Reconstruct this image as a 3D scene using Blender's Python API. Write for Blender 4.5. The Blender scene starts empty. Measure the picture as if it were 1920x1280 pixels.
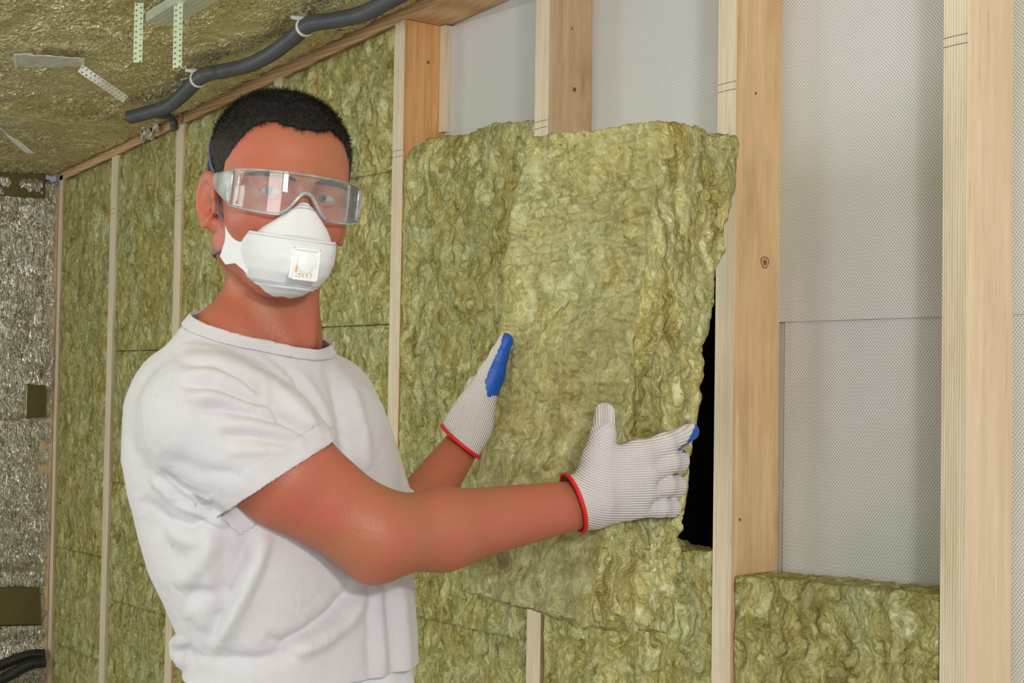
import bpy, bmesh, math
import numpy as np
from mathutils import Vector, Matrix

scene = bpy.context.scene
C = scene.collection
# ------------------------------------------------------------------ camera
F_PX, YAW, PITCH, ROLL, DIST, CAMZ = 2800.0, 0.90134, 0.0317, 0.01559, 1.73652, 1.45
_fw = np.array([-math.sin(YAW)*math.cos(PITCH), math.cos(YAW)*math.cos(PITCH), math.sin(PITCH)])
_rt0 = np.array([math.cos(YAW), math.sin(YAW), 0.0])
_up0 = np.cross(_rt0, _fw)
RT = _rt0*math.cos(ROLL)+_up0*math.sin(ROLL)
UP = -_rt0*math.sin(ROLL)+_up0*math.cos(ROLL)
FW = _fw
CAM = np.array([0.0, -DIST, CAMZ])
cam_data = bpy.data.cameras.new('camera'); cam = bpy.data.objects.new('camera', cam_data); C.objects.link(cam)
cam.matrix_world = Matrix(((RT[0], UP[0], -FW[0], CAM[0]), (RT[1], UP[1], -FW[1], CAM[1]), (RT[2], UP[2], -FW[2], CAM[2]), (0, 0, 0, 1)))
cam_data.sensor_width = 36.0; cam_data.lens = F_PX/1920*36.0; cam_data.clip_start = 0.05
scene.camera = cam

def ray(x, y): return FW + RT*(x-960)/F_PX - UP*(y-640)/F_PX
def P3(x, y, Z): return CAM + ray(x, y)*Z              # a point Z metres in front of the camera plane
def onY(x, y, Y):                                      # where the sight line meets the plane y = Y
    d = ray(x, y); return CAM + d*((Y-CAM[1])/d[1])
def onX(x, y, X):
    d = ray(x, y); return CAM + d*((X-CAM[0])/d[0])
def project(Q):
    v = np.asarray(Q)-CAM; z = v@FW
    return 960+F_PX*(v@RT)/z, 640-F_PX*(v@UP)/z, z

# ------------------------------------------------------------------ view, world, lights
vs = scene.view_settings
vs.view_transform = 'Standard'; vs.look = 'None'; vs.gamma = 1.0; vs.exposure = 0.0; vs.use_curve_mapping = False
scene.cycles.use_denoising = True
scene.cycles.max_bounces = 10; scene.cycles.transparent_max_bounces = 16
world = bpy.data.worlds.new('world'); scene.world = world; world.use_nodes = True
bg = world.node_tree.nodes['Background']; bg.inputs[0].default_value = (0.80, 0.88, 1.0, 1); bg.inputs[1].default_value = 0.22
def area(name, loc, target, sx, sy, power, color=(1, 1, 1)):
    l = bpy.data.lights.new(name, 'AREA'); l.shape = 'RECTANGLE'; l.size = sx; l.size_y = sy; l.energy = power; l.color = color
    o = bpy.data.objects.new(name, l); C.objects.link(o); o.location = loc
    o.rotation_euler = (Vector(target)-Vector(loc)).to_track_quat('-Z', 'Y').to_euler()
    return o
area('window_light', (1.9, -2.8, 1.85), (-1.6, -0.3, 1.3), 1.3, 1.5, 44, (1.0, 0.97, 0.93))
area('window_light_side', (-2.2, -4.4, 1.6), (-2.2, -0.3, 1.5), 1.8, 1.4, 50, (0.92, 1.0, 0.96))
area('glint_light_far', (-4.2, -2.9, 1.45), (-1.2, -2.0, 1.3), 0.9, 1.2, 19, (0.93, 0.97, 1.0))  # added out-of-view lamp: glints on the foil, rim light on his back
area('flash_light', (0.41, -1.44, 1.87), (-1.5, -0.75, 1.35), 0.17, 0.12, 15, (1.0, 0.98, 0.96))

# ------------------------------------------------------------------ numpy noise
_rng = np.random.RandomState(7)
_perm = _rng.permutation(256); _perm = np.concatenate([_perm, _perm, _perm])
_grad = _rng.normal(size=(256, 3)); _grad /= np.linalg.norm(_grad, axis=1)[:, None]
def gnoise(p):
    p = np.asarray(p, float); i = np.floor(p).astype(np.int64); f = p-i; i &= 255
    u = f*f*f*(f*(f*6-15)+10); out = 0
    for dx in (0, 1):
        wx = u[:, 0] if dx else 1-u[:, 0]
        for dy in (0, 1):
            wy = u[:, 1] if dy else 1-u[:, 1]
            for dz in (0, 1):
                wz = u[:, 2] if dz else 1-u[:, 2]
                h = _perm[_perm[_perm[(i[:, 0]+dx) & 255]+((i[:, 1]+dy) & 255)]+((i[:, 2]+dz) & 255)]
                out = out+wx*wy*wz*((_grad[h]*(f-np.array([dx, dy, dz]))).sum(1))
    return out*1.6
def fbm(p, octaves=4, gain=0.5):
    s = 0; a = 1.0; p = np.asarray(p, float)
    for k in range(octaves):
        s = s+a*gnoise(p+k*17.3); a *= gain; p = p*2.03
    return s

# ------------------------------------------------------------------ object helpers
def link(name, me, parent=None):
    o = bpy.data.objects.new(name, me); C.objects.link(o)
    if parent is not None: o.parent = parent; o.matrix_parent_inverse = parent.matrix_world.inverted()
    return o
def set_mat(me, m):
    me.materials.clear(); me.materials.append(m)
def mesh_obj(name, V, Fc, m, parent=None, smooth=True):
    me = bpy.data.meshes.new(name); V = np.asarray(V, float)
    me.from_pydata([tuple(v) for v in V.tolist()], [], [tuple(f) for f in (Fc.tolist() if hasattr(Fc, 'tolist') else Fc)])
    me.update(); set_mat(me, m)
    if smooth: me.polygons.foreach_set('use_smooth', [True]*len(me.polygons))
    return link(name, me, parent)
def bm_obj(name, bm, m, parent=None, smooth=False):
    me = bpy.data.meshes.new(name); bmesh.ops.recalc_face_normals(bm, faces=bm.faces[:]); bm.to_mesh(me); bm.free(); set_mat(me, m)
    if smooth: me.polygons.foreach_set('use_smooth', [True]*len(me.polygons))
    return link(name, me, parent)
def empty(name, loc, label=None, cat=None, group=None):
    o = bpy.data.objects.new(name, None); C.objects.link(o); o.location = tuple(loc); o.empty_display_size = 0.1
    o.matrix_world = Matrix.Translation(Vector(tuple(loc)))
    tag(o, label, cat, group); return o
def tag(o, label=None, cat=None, group=None, kind=None):
    if label: o['label'] = label
    if cat: o['category'] = cat
    if group: o['group'] = group
    if kind: o['kind'] = kind
    return o
def box_bm(bm, lo, hi, bevel=0.0):
    r = bmesh.ops.create_cube(bm, size=1.0)
    lo = Vector(lo); hi = Vector(hi)
    for v in r['verts']:
        v.co = Vector((lo[i]+(v.co[i]+0.5)*(hi[i]-lo[i]) for i in range(3)))
    if bevel > 0:
        es = list({e for v in r['verts'] for e in v.link_edges})
        bmesh.ops.bevel(bm, geom=es, offset=bevel, segments=2, affect='EDGES', profile=0.5)
def tube_data(pts, rad, n=12, ridge=0.0, pitch=0.004, cap=True):
    """a tube swept along pts (resampled); ridge > 0 gives the rings of corrugated conduit"""
    pts = np.asarray(pts, float); rad = np.ones(len(pts))*rad if np.isscalar(rad) else np.asarray(rad, float)
    T = np.gradient(pts, axis=0); T /= np.linalg.norm(T, axis=1)[:, None]+1e-12
    a = np.array([0.13, 0.2, 0.97]); N = np.cross(T[0], a); N /= np.linalg.norm(N)
    V = []; s = np.concatenate([[0], np.cumsum(np.linalg.norm(np.diff(pts, axis=0), axis=1))])
    ang = np.arange(n)*2*math.pi/n
    for i in range(len(pts)):
        N = N-T[i]*(N@T[i]); N /= np.linalg.norm(N); B = np.cross(T[i], N)
        r = rad[i]*(1+ridge*math.sin(2*math.pi*s[i]/pitch))
        V.append(pts[i]+r*(np.cos(ang)[:, None]*N+np.sin(ang)[:, None]*B))
    V = np.concatenate(V); Fc = []
    for i in range(len(pts)-1):
        for j in range(n):
            k = (j+1) % n; Fc.append((i*n+j, i*n+k, (i+1)*n+k, (i+1)*n+j))
    if cap: Fc.append(tuple(range(n))[::-1]); Fc.append(tuple((len(pts)-1)*n+j for j in range(n)))
    return V, Fc
def smooth_path(pts, step):
    """Catmull-Rom through pts, resampled to an even step"""
    p = np.asarray(pts, float); p = np.concatenate([[2*p[0]-p[1]], p, [2*p[-1]-p[-2]]]); out = []
    for i in range(1, len(p)-2):
        for t in np.linspace(0, 1, 24, endpoint=False):
            out.append(0.5*((2*p[i])+(-p[i-1]+p[i+1])*t+(2*p[i-1]-5*p[i]+4*p[i+1]-p[i+2])*t*t+(-p[i-1]+3*p[i]-3*p[i+1]+p[i+2])*t**3))
    out.append(p[-2]); out = np.array(out)
    s = np.concatenate([[0], np.cumsum(np.linalg.norm(np.diff(out, axis=0), axis=1))]); m = max(3, int(s[-1]/step)+1)
    q = np.linspace(0, s[-1], m)
    return np.stack([np.interp(q, s, out[:, k]) for k in range(out.shape[1])], 1)

# ------------------------------------------------------------------ materials
class NT:
    def __init__(s, name):
        s.m = bpy.data.materials.new(name); s.m.use_nodes = True; s.t = s.m.node_tree; s.b = s.t.nodes['Principled BSDF']
        s.co = s.t.nodes.new('ShaderNodeTexCoord').outputs['Object']
    def n(s, typ, **kw):
        nd = s.t.nodes.new('ShaderNode'+typ)
        for k, v in kw.items():
            if k.startswith('i_'):
                key = k[2:]; key = int(key) if key.isdigit() else key.replace('_', ' ')
                s.put(nd.inputs[key], v)
            else: setattr(nd, k, v)
        return nd
    def put(s, inp, v):
        if isinstance(v, bpy.types.NodeSocket): s.t.links.new(v, inp)
        else: inp.default_value = v
    def map(s, scale=(1, 1, 1), rot=(0, 0, 0), loc=(0, 0, 0), co=None):
        nd = s.n('Mapping'); nd.inputs['Scale'].default_value = scale; nd.inputs['Rotation'].default_value = rot; nd.inputs['Location'].default_value = loc
        s.put(nd.inputs[0], co if co is not None else s.co); return nd.outputs[0]
    def noise(s, co, scale, detail=4, rough=0.55, dist=0.0):
        nd = s.n('TexNoise'); s.put(nd.inputs['Vector'], co)
        nd.inputs['Scale'].default_value = scale; nd.inputs['Detail'].default_value = detail; nd.inputs['Roughness'].default_value = rough; nd.inputs['Distortion'].default_value = dist
        return nd
    def ramp(s, fac, stops, interp='LINEAR'):
        nd = s.n('ValToRGB'); s.put(nd.inputs[0], fac); cr = nd.color_ramp; cr.interpolation = interp
        while len(cr.elements) < len(stops): cr.elements.new(0.5)
        for e, (p, c) in zip(cr.elements, stops): e.position = p; e.color = (*c, 1) if len(c) == 3 else c
        return nd.outputs[0]
    def math(s, op, a, b=None, c=None):
        nd = s.n('Math', operation=op); s.put(nd.inputs[0], a)
        if b is not None: s.put(nd.inputs[1], b)
        if c is not None: s.put(nd.inputs[2], c)
        return nd.outputs[0]
    def mix(s, fac, a, b, blend='MIX'):
        nd = s.n('Mix', data_type='RGBA', blend_type=blend); s.put(nd.inputs[0], fac)
        for i, v in ((6, a), (7, b)): s.put(nd.inputs[i], (*v, 1) if isinstance(v, tuple) and len(v) == 3 else v)
        return nd.outputs[2]
    def bump(s, h, dist, strength=1.0, normal=None):
        nd = s.n('Bump'); s.put(nd.inputs['Height'], h); nd.inputs['Distance'].default_value = dist; nd.inputs['Strength'].default_value = strength
        if normal is not None: s.put(nd.inputs['Normal'], normal)
        return nd.outputs[0]
    def out(s, color=None, rough=None, normal=None, **kw):
        if color is not None: s.put(s.b.inputs['Base Color'], (*color, 1) if isinstance(color, tuple) and len(color) == 3 else color)
        if rough is not None: s.put(s.b.inputs['Roughness'], rough)
        if normal is not None: s.put(s.b.inputs['Normal'], normal)
        for k, v in kw.items(): s.put(s.b.inputs[k.replace('_', ' ')], v)
        return s.m
def xyz(s, co):
    nd = s.n('SeparateXYZ'); s.put(nd.inputs[0], co); return nd.outputs

def mat_wool(name, tint=1.0, seed=0.0, vertical=1.0, face=False):
    s = NT(name); co = s.map((1, 1, 1), loc=(seed, seed*0.7, seed*1.3))
    w = s.noise(co, 9, 3, 0.6).outputs['Color']
    wv = s.n('VectorMath', operation='MULTIPLY_ADD'); s.put(wv.inputs[0], w); wv.inputs[1].default_value = (0.11, 0.11, 0.11); s.put(wv.inputs[2], co)
    w2 = s.noise(wv.outputs[0], 38, 2, 0.5).outputs['Color']
    wv2 = s.n('VectorMath', operation='MULTIPLY_ADD'); s.put(wv2.inputs[0], w2); wv2.inputs[1].default_value = (0.03, 0.03, 0.03); s.put(wv2.inputs[2], wv.outputs[0])
    st = s.map((1, 1, 1.0/(1+1.6*vertical)), co=wv2.outputs[0])
    big = s.noise(co, 5.5, 3, 0.6).outputs[0]
    mid = s.noise(st, 42, 6, 0.68, 0.8).outputs[0]
    fine = s.noise(s.map((1, 1, 0.22), co=wv2.outputs[0]), 230, 3, 0.7, 1.2).outputs[0]
    h = s.math('ADD', s.math('MULTIPLY', mid, 0.62), s.math('MULTIPLY', fine, 0.38))
    t = tint
    c1 = s.ramp(h, [(0.33, (0.085*t, 0.064*t, 0.014*t)), (0.44, (0.32*t, 0.262*t, 0.070*t)), (0.52, (0.50*t, 0.44*t, 0.16*t)), (0.65, (0.80*t, 0.76*t, 0.42*t))])
    c2 = s.ramp(h, [(0.33, (0.11*t, 0.10*t, 0.035*t)), (0.45, (0.33*t, 0.31*t, 0.12*t)), (0.54, (0.52*t, 0.52*t, 0.26*t)), (0.65, (0.80*t, 0.82*t, 0.56*t))])
    pale = s.noise(s.map((1, 1, 0.6), co=wv.outputs[0]), 17, 3, 0.6).outputs[0]
    col = s.mix(s.ramp(s.math('ADD', s.math('MULTIPLY', big, 0.5), s.math('MULTIPLY', pale, 0.5)), [(0.42, (0, 0, 0)), (0.60, (1, 1, 1))]), c1, c2)
    spot = s.ramp(s.noise(co, 60, 2, 0.5).outputs[0], [(0.70, (0, 0, 0)), (0.78, (1, 1, 1))])
    col = s.mix(s.math('MULTIPLY', spot, 0.6), col, (0.30*t, 0.17*t, 0.02*t))
    if face:                                           # the pressed face: faint rows across the slab, softer tufts
        X, Y, Z = xyz(s, wv.outputs[0])
        row = s.math('SINE', s.math('MULTIPLY', Z, 2*math.pi/0.0125)); pt = s.noise(s.map((1, 1, 1.6), co=wv.outputs[0]), 9, 3, 0.6).outputs[0]
        rowm = s.math('MULTIPLY', s.math('MULTIPLY_ADD', row, 0.5, 0.5), s.ramp(pt, [(0.40, (0, 0, 0)), (0.60, (1, 1, 1))]))
        col = s.mix(s.math('MULTIPLY_ADD', rowm, 0.40, 0.10), col, (0.60*t, 0.60*t, 0.36*t))
        col = s.mix(s.math('MULTIPLY', s.ramp(s.noise(s.map((1, 1, 0.16), co=wv2.outputs[0]), 30, 3, 0.6).outputs[0], [(0.48, (0, 0, 0)), (0.66, (1, 1, 1))]), 0.5), col, (0.30*t, 0.27*t, 0.12*t))
    nb = s.bump(mid, 0.004 if face else 0.010, 0.9); nb = s.bump(fine, 0.0025, 0.8, nb)
    return s.out(col, 0.95, nb, Specular_IOR_Level=0.12)

def mat_wood(name, c_lo, c_hi, grain_axis='z', knots=0.5, lines=1.0, stain=0.0, seed=0.0):
    s = NT(name); sc = {'z': (1, 1, 0.045), 'x': (0.045, 1, 1), 'y': (1, 0.045, 1)}[grain_axis]
    co = s.map((1, 1, 1), loc=(seed, seed*1.7, seed*0.3))
    kn = s.n('TexVoronoi'); kn.inputs['Scale'].default_value = 4.2; kn.inputs['Randomness'].default_value = 0.9
    s.put(kn.inputs['Vector'], s.map({'z': (1, 1, 0.55), 'x': (0.55, 1, 1), 'y': (1, 0.55, 1)}[grain_axis], loc=(seed*3, seed, seed*5)))
    kd = kn.outputs['Distance']
    g = s.map(sc, co=co)
    warp = s.noise(co, 3.0, 2, 0.5).outputs[0]
    band = s.noise(g, 95, 3, 0.6, 0.5).outputs[0]; fine = s.noise(g, 420, 3, 0.7).outputs[0]
    wave = s.n('TexWave', wave_type='BANDS', bands_direction='X' if grain_axis != 'x' else 'Z'); s.put(wave.inputs['Vector'], g)
    wave.inputs['Scale'].default_value = 34*lines; wave.inputs['Distortion'].default_value = 3.0; wave.inputs['Detail'].default_value = 2; wave.inputs['Detail Scale'].default_value = 1.5
    f = s.math('ADD', s.math('MULTIPLY', band, 0.45), s.math('ADD', s.math('MULTIPLY', wave.outputs[1], 0.25), s.math('MULTIPLY', fine, 0.3)))
    col = s.mix(s.ramp(f, [(0.30, (0, 0, 0)), (0.68, (1, 1, 1))]), c_lo, c_hi)
    blot = s.noise(s.map({'z': (1, 1, 0.35), 'x': (0.35, 1, 1), 'y': (1, 0.35, 1)}[grain_axis], co=co), 9, 4, 0.6).outputs[0]
    dark = tuple(v*k for v, k in zip(c_lo, (0.62, 0.52, 0.42)))
    col = s.mix(s.math('MULTIPLY', s.ramp(blot, [(0.50, (0, 0, 0)), (0.72, (1, 1, 1))]), stain), col, dark)
    col = s.mix(s.math('MULTIPLY', s.ramp(kd, [(0.035, (1, 1, 1)), (0.085, (0, 0, 0))]), knots), col, (c_lo[0]*0.40, c_lo[1]*0.25, c_lo[2]*0.15))
    speck = s.noise(s.map(sc, co=co), 260, 1, 0.5).outputs[0]
    col = s.mix(s.math('MULTIPLY', s.ramp(speck, [(0.70, (0, 0, 0)), (0.76, (1, 1, 1))]), 0.35), col, (c_lo[0]*0.5, c_lo[1]*0.38, c_lo[2]*0.25))
    return s.out(col, 0.62, s.bump(f, 0.0008, 0.6), Specular_IOR_Level=0.3)

def mat_membrane(name, base, dot, per=0.0056, spec=0.35):
    s = NT(name); X, Y, Z = xyz(s, s.co)
    k = math.pi/per
    fold = s.noise(s.map((1, 1, 0.35)), 5, 2, 0.5).outputs[0]
    a = s.math('SINE', s.math('MULTIPLY', s.math('ADD', X, Z), k)); b = s.math('SINE', s.math('MULTIPLY', s.math('SUBTRACT', X, s.math('MULTIPLY', Z, 0.8)), k))
    f = s.math('MULTIPLY', a, b)
    d = s.ramp(s.math('ABSOLUTE', f), [(0.42, (0, 0, 0)), (0.80, (1, 1, 1))])
    mott = s.noise(s.co, 2.6, 3, 0.55).outputs[0]
    bs = s.mix(s.ramp(mott, [(0.40, (0, 0, 0)), (0.62, (1, 1, 1))]), base, tuple(v*k2 for v, k2 in zip(base, (0.90, 0.95, 0.88))))
    col = s.mix(s.math('MULTIPLY', d, 0.85), bs, dot)
    return s.out(col, 0.55, s.bump(s.math('ADD', s.math('MULTIPLY', f, 0.02), fold), 0.012, 0.5), Specular_IOR_Level=spec)

def mat_foil(name, tint, rough=0.24, crinkle=1.0, rot=0.0, stretch=(1, 1, 1), lines=False):
    s = NT(name); co = s.map(stretch, (0, 0, rot))
    w = s.noise(co, 14, 2, 0.5).outputs['Color']
    wv = s.n('VectorMath', operation='MULTIPLY_ADD'); s.put(wv.inputs[0], w); wv.inputs[1].default_value = (0.05, 0.05, 0.05); s.put(wv.inputs[2], co)
    v = s.n('TexVoronoi', feature='DISTANCE_TO_EDGE'); v.inputs['Scale'].default_value = 110; s.put(v.inputs['Vector'], wv.outputs[0])
    v2 = s.n('TexVoronoi', feature='F1'); v2.inputs['Scale'].default_value = 85; s.put(v2.inputs['Vector'], wv.outputs[0])
    n1 = s.noise(wv.outputs[0], 90, 4, 0.65, 0.6).outputs[0]; n2 = s.noise(co, 6, 2, 0.5).outputs[0]
    amp = s.ramp(n2, [(0.36, (0.22, 0.22, 0.22)), (0.62, (1, 1, 1))])
    h = s.math('ADD', s.math('MULTIPLY', v2.outputs[0], 0.55), n1)
    nb = s.bump(s.math('MULTIPLY', h, amp), 0.014*crinkle, 1.0)
    nb = s.bump(s.ramp(v.outputs[0], [(0.0, (1, 1, 1)), (0.10, (0, 0, 0))]), 0.0012*crinkle, 0.6, nb)
    if lines:                                          # long wavering creases
        for sc_, k_ in ((58, 0.0035), (110, 0.0016)):
            ln = s.noise(s.map((1, 1.0, 0.20), co=wv.outputs[0]), sc_, 2, 0.5, 0.9).outputs[0]
            nb = s.bump(s.ramp(s.math('ABSOLUTE', s.math('SUBTRACT', ln, 0.5)), [(0.0, (1, 1, 1)), (0.055, (0, 0, 0))]), k_, 1.0, nb)
    col = s.mix(s.noise(co, 9, 3, 0.6).outputs[0], tint, tuple(min(1, t*1.12) for t in tint))
    return s.out(col, rough, nb, Metallic=0.92)

def mat_plain(name, col, rough=0.5, metallic=0.0, bump=0.0, scale=200, **kw):
    s = NT(name); nz = s.noise(s.co, scale, 3, 0.6).outputs[0]
    c = s.mix(nz, tuple(v*0.90 for v in col), tuple(min(1, v*1.08) for v in col))
    return s.out(c, rough, s.bump(nz, bump) if bump else None, Metallic=metallic, **kw)

WOOL = mat_wool('mineral_wool'); WOOL_HELD = mat_wool('mineral_wool_face', 1.0, 3.1, 0.3, face=True); WOOL_EDGE = mat_wool('mineral_wool_edge', 1.05, 6.1, 3.0); WOOL_FAR = mat_wool('mineral_wool_far', 0.92, 5.7)
PINE_FACE = mat_wood('pine_face', (0.56, 0.45, 0.30), (0.82, 0.72, 0.56), knots=0.35, lines=2.2)
PINE_ORANGE = mat_wood('pine_side_orange', (0.60, 0.27, 0.09), (0.86, 0.50, 0.22), knots=0.55, stain=0.8, seed=2.0)
PINE_SIDE = mat_wood('pine_side', (0.52, 0.35, 0.20), (0.72, 0.55, 0.37), knots=0.6, stain=0.9, seed=5.0)
PINE_WARM = mat_wood('pine_side_warm', (0.66, 0.44, 0.22), (0.86, 0.66, 0.41), knots=0.5, stain=0.6, seed=7.0)
PINE_PALE = mat_wood('pine_side_pale', (0.76, 0.58, 0.38), (0.90, 0.76, 0.56), knots=0.15, stain=0.12, seed=9.0)
PLATE = mat_wood('pine_plate', (0.52, 0.30, 0.14), (0.76, 0.52, 0.30), 'x', knots=0.3, seed=4.0)
MEMBRANE = mat_membrane('membrane_grey', (0.72, 0.70, 0.71), (0.27, 0.25, 0.26))
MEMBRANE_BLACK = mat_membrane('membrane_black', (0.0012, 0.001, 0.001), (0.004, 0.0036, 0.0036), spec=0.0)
FOIL = mat_foil('foil_ceiling', (0.90, 0.82, 0.54), 0.19, 0.8, 0.3, (1.0, 1.9, 1.0))
FOIL_WALL = mat_foil('foil_wall', (0.62, 0.58, 0.50), 0.15, 0.15, 0.0, (1, 2.2, 0.8), lines=True)
TAPE = mat_plain('foil_tape', (0.26, 0.235, 0.15), 0.26, 0.9, 0.0006, 60)
TAPE_WHITE = mat_plain('foil_tape_bright', (0.84, 0.84, 0.82), 0.30, 0.5, 0.003, 70)
SEAM = mat_plain('seam_tape_yellow', (0.62, 0.60, 0.28), 0.35, 0.3, 0.001, 40)
ZINC = mat_plain('zinc_strap', (0.84, 0.87, 0.86), 0.38, 0.3, 0.0004, 120)
ZINC_GREEN = mat_plain('zinc_strap_greenish', (0.72, 0.86, 0.62), 0.40, 0.4, 0.0004, 120)
STEEL = mat_plain('galvanised_profile', (0.75, 0.82, 0.74), 0.34, 0.6, 0.0006, 90)
CONDUIT = mat_plain('grey_conduit', (0.085, 0.09, 0.10), 0.42, 0.0, 0.0003, 100)
CONDUIT_BLACK = mat_plain('black_conduit', (0.018, 0.018, 0.02), 0.45)
CLIP = mat_plain('white_clip', (0.70, 0.70, 0.68), 0.4)
PENCIL = mat_plain('pencil', (0.08, 0.06, 0.05), 0.8)
CONCRETE = mat_plain('floor_screed', (0.50, 0.46, 0.40), 0.85, 0.0, 0.003, 12)
PLASTER = mat_plain('room_plaster', (0.55, 0.53, 0.48), 0.9)
# ------------------------------------------------------------------ the setting
W, DEP = 0.040, 0.10843
def ceil_z(X): return 2.231+0.0819*(X+2.615)
XCOR = -4.46                                           # corner with the foil wall
def foil_sag(X, Y):
    X = np.asarray(X, float); Y = np.asarray(Y, float)
    d = np.clip(-Y/0.35, 0, 1)
    seam = -3.77-0.10*Y
    a = np.exp(-((X-seam)/0.16)**2)*0.035
    b = 0.020*np.sin((X*5.2+Y*1.7))*0.6
    return -(a+b+0.012)*d - 0.010*d*fbm(np.stack([X*4, Y*4, X*0], -1).reshape(-1, 3), 3).reshape(X.shape)
def ceil_hit(x, y, off=0.0):
    d = ray(x, y); t = 2.0
    for _ in range(40):
        q = CAM+d*t; zc = ceil_z(q[0])+float(foil_sag([q[0]], [q[1]])[0])-off
        t += (zc-q[2])/d[2]
    return CAM+d*t

def grid_mesh(name, fn, us, vs_, m, parent=None, flip=False):
    U, Vv = np.meshgrid(us, vs_, indexing='ij'); V = fn(U.ravel(), Vv.ravel()); n, k = len(us), len(vs_)
    I = np.arange(n*k).reshape(n, k)
    Q = np.stack([I[:-1, :-1], I[1:, :-1], I[1:, 1:], I[:-1, 1:]], -1).reshape(-1, 4)
    if flip: Q = Q[:, ::-1]
    return mesh_obj(name, V, Q, m, parent)

# floor
bm = bmesh.new(); box_bm(bm, (XCOR-0.3, -4.2, -0.1), (1.6, 0.3, 0.0)); tag(bm_obj('floor', bm, CONCRETE), kind='structure')
# ceiling: foil stapled under the joists, a little slack between them
def cf(U, V):
    z = ceil_z(U)+foil_sag(U, V)
    cr = np.zeros(len(U)); m = (U < -1.9) & (V > -1.6)
    if m.any():
        p = np.stack([U[m], V[m], U[m]*0], -1); p = p+np.stack([gnoise(p*16), gnoise(p*16+9), p[:, 0]*0], -1)*0.02
        am = 0.35+0.65*np.clip(gnoise(p*3.1+4)*1.6+0.55, 0, 1.3)
        cr[m] = 2.6*am*(0.0021*(1-2*np.abs(gnoise(p*np.array([62, 105, 1]))))+0.0012*gnoise(p*np.array([150, 190, 1])+3)+0.0018*gnoise(p*np.array([12, 24, 1])+8))*np.clip(-V[m]/0.04, 0.2, 1)
    z = z+cr
    wav = 0.0045*fbm(np.stack([U*26, V*10, U*0], -1), 2)*np.clip(-V/0.06, 0.3, 1)
    edge = np.where(V > -0.021, 0.004*np.abs(gnoise(np.stack([U*30, U*0, U*0+3.3], -1))), 0)
    V2 = V.copy(); m = V > -0.021; V2[m] = np.minimum(V[m]-0.016+0.013*gnoise(np.stack([U[m]*22, U[m]*0, U[m]*0+1.3], -1)), -0.002)
    return np.stack([U, V2, z+wav+edge], -1)
ceiling = grid_mesh('ceiling', cf, np.concatenate([np.linspace(XCOR, -1.9, 520)[:-1], np.linspace(-1.9, 0.9, 60)]), np.concatenate([np.linspace(-4.0, -1.6, 30)[:-1], np.linspace(-1.6, 0.0, 340)]), FOIL)
md = ceiling.modifiers.new('thickness', 'SOLIDIFY'); md.thickness = 0.004; md.offset = 1.0
tag(ceiling, kind='structure')
bm = bmesh.new()                                       # joists and deck hidden above the foil
v = [bm.verts.new(p) for p in ((XCOR-0.2, -4.2, ceil_z(XCOR-0.2)+0.075), (1.5, -4.2, ceil_z(1.5)+0.075), (1.5, 0.2, ceil_z(1.5)+0.075), (XCOR-0.2, 0.2, ceil_z(XCOR-0.2)+0.075))]
f = bm.faces.new(v); r = bmesh.ops.extrude_face_region(bm, geom=[f])
for q in r['geom']:
    if isinstance(q, bmesh.types.BMVert): q.co.z += 0.08
tag(bm_obj('ceiling_deck', bm, PLASTER), kind='structure')
# left wall: crinkled foil behind its own studs
def lw(U, V):
    x = XCOR+0.006*fbm(np.stack([U*9, V*3, U*0], -1), 3)
    p = np.stack([U, V, U*0], -1); p = p+np.stack([gnoise(p*20), gnoise(p*20+9), p[:, 0]*0], -1)*0.016
    x = x+0.0020*np.clip(1-4.2*np.abs(gnoise(p*np.array([62, 17, 1]))), 0, 1)+0.0014*np.clip(1-4.2*np.abs(gnoise(p*np.array([80, 24, 1])+7)), 0, 1)+0.0016*gnoise(p*np.array([150, 60, 1]))
    rip = 0.004*np.sin(V*2*math.pi/0.075+1.6*gnoise(np.stack([U*3, V*5, U*0], -1)))*(gnoise(np.stack([U*9, V*4, U*0+5], -1))+0.4)
    return np.stack([x+rip+np.where(U > -0.05, 0.0, 0.004), U, V], -1)
o = grid_mesh('wall_left', lw, np.concatenate([np.linspace(-4.0, -0.8, 20)[:-1], np.linspace(-0.8, -0.012, 190)]), np.linspace(0, 2.06, 460), FOIL_WALL, flip=True)
md = o.modifiers.new('thickness', 'SOLIDIFY'); md.thickness = 0.02; md.offset = -1.0
tag(o, kind='structure')
# sheathing behind the wind barrier
bm = bmesh.new(); box_bm(bm, (XCOR-0.3, DEP+0.004, 0), (1.5, DEP+0.05, 2.75)); tag(bm_obj('wall_back', bm, PLASTER), kind='structure')

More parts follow.
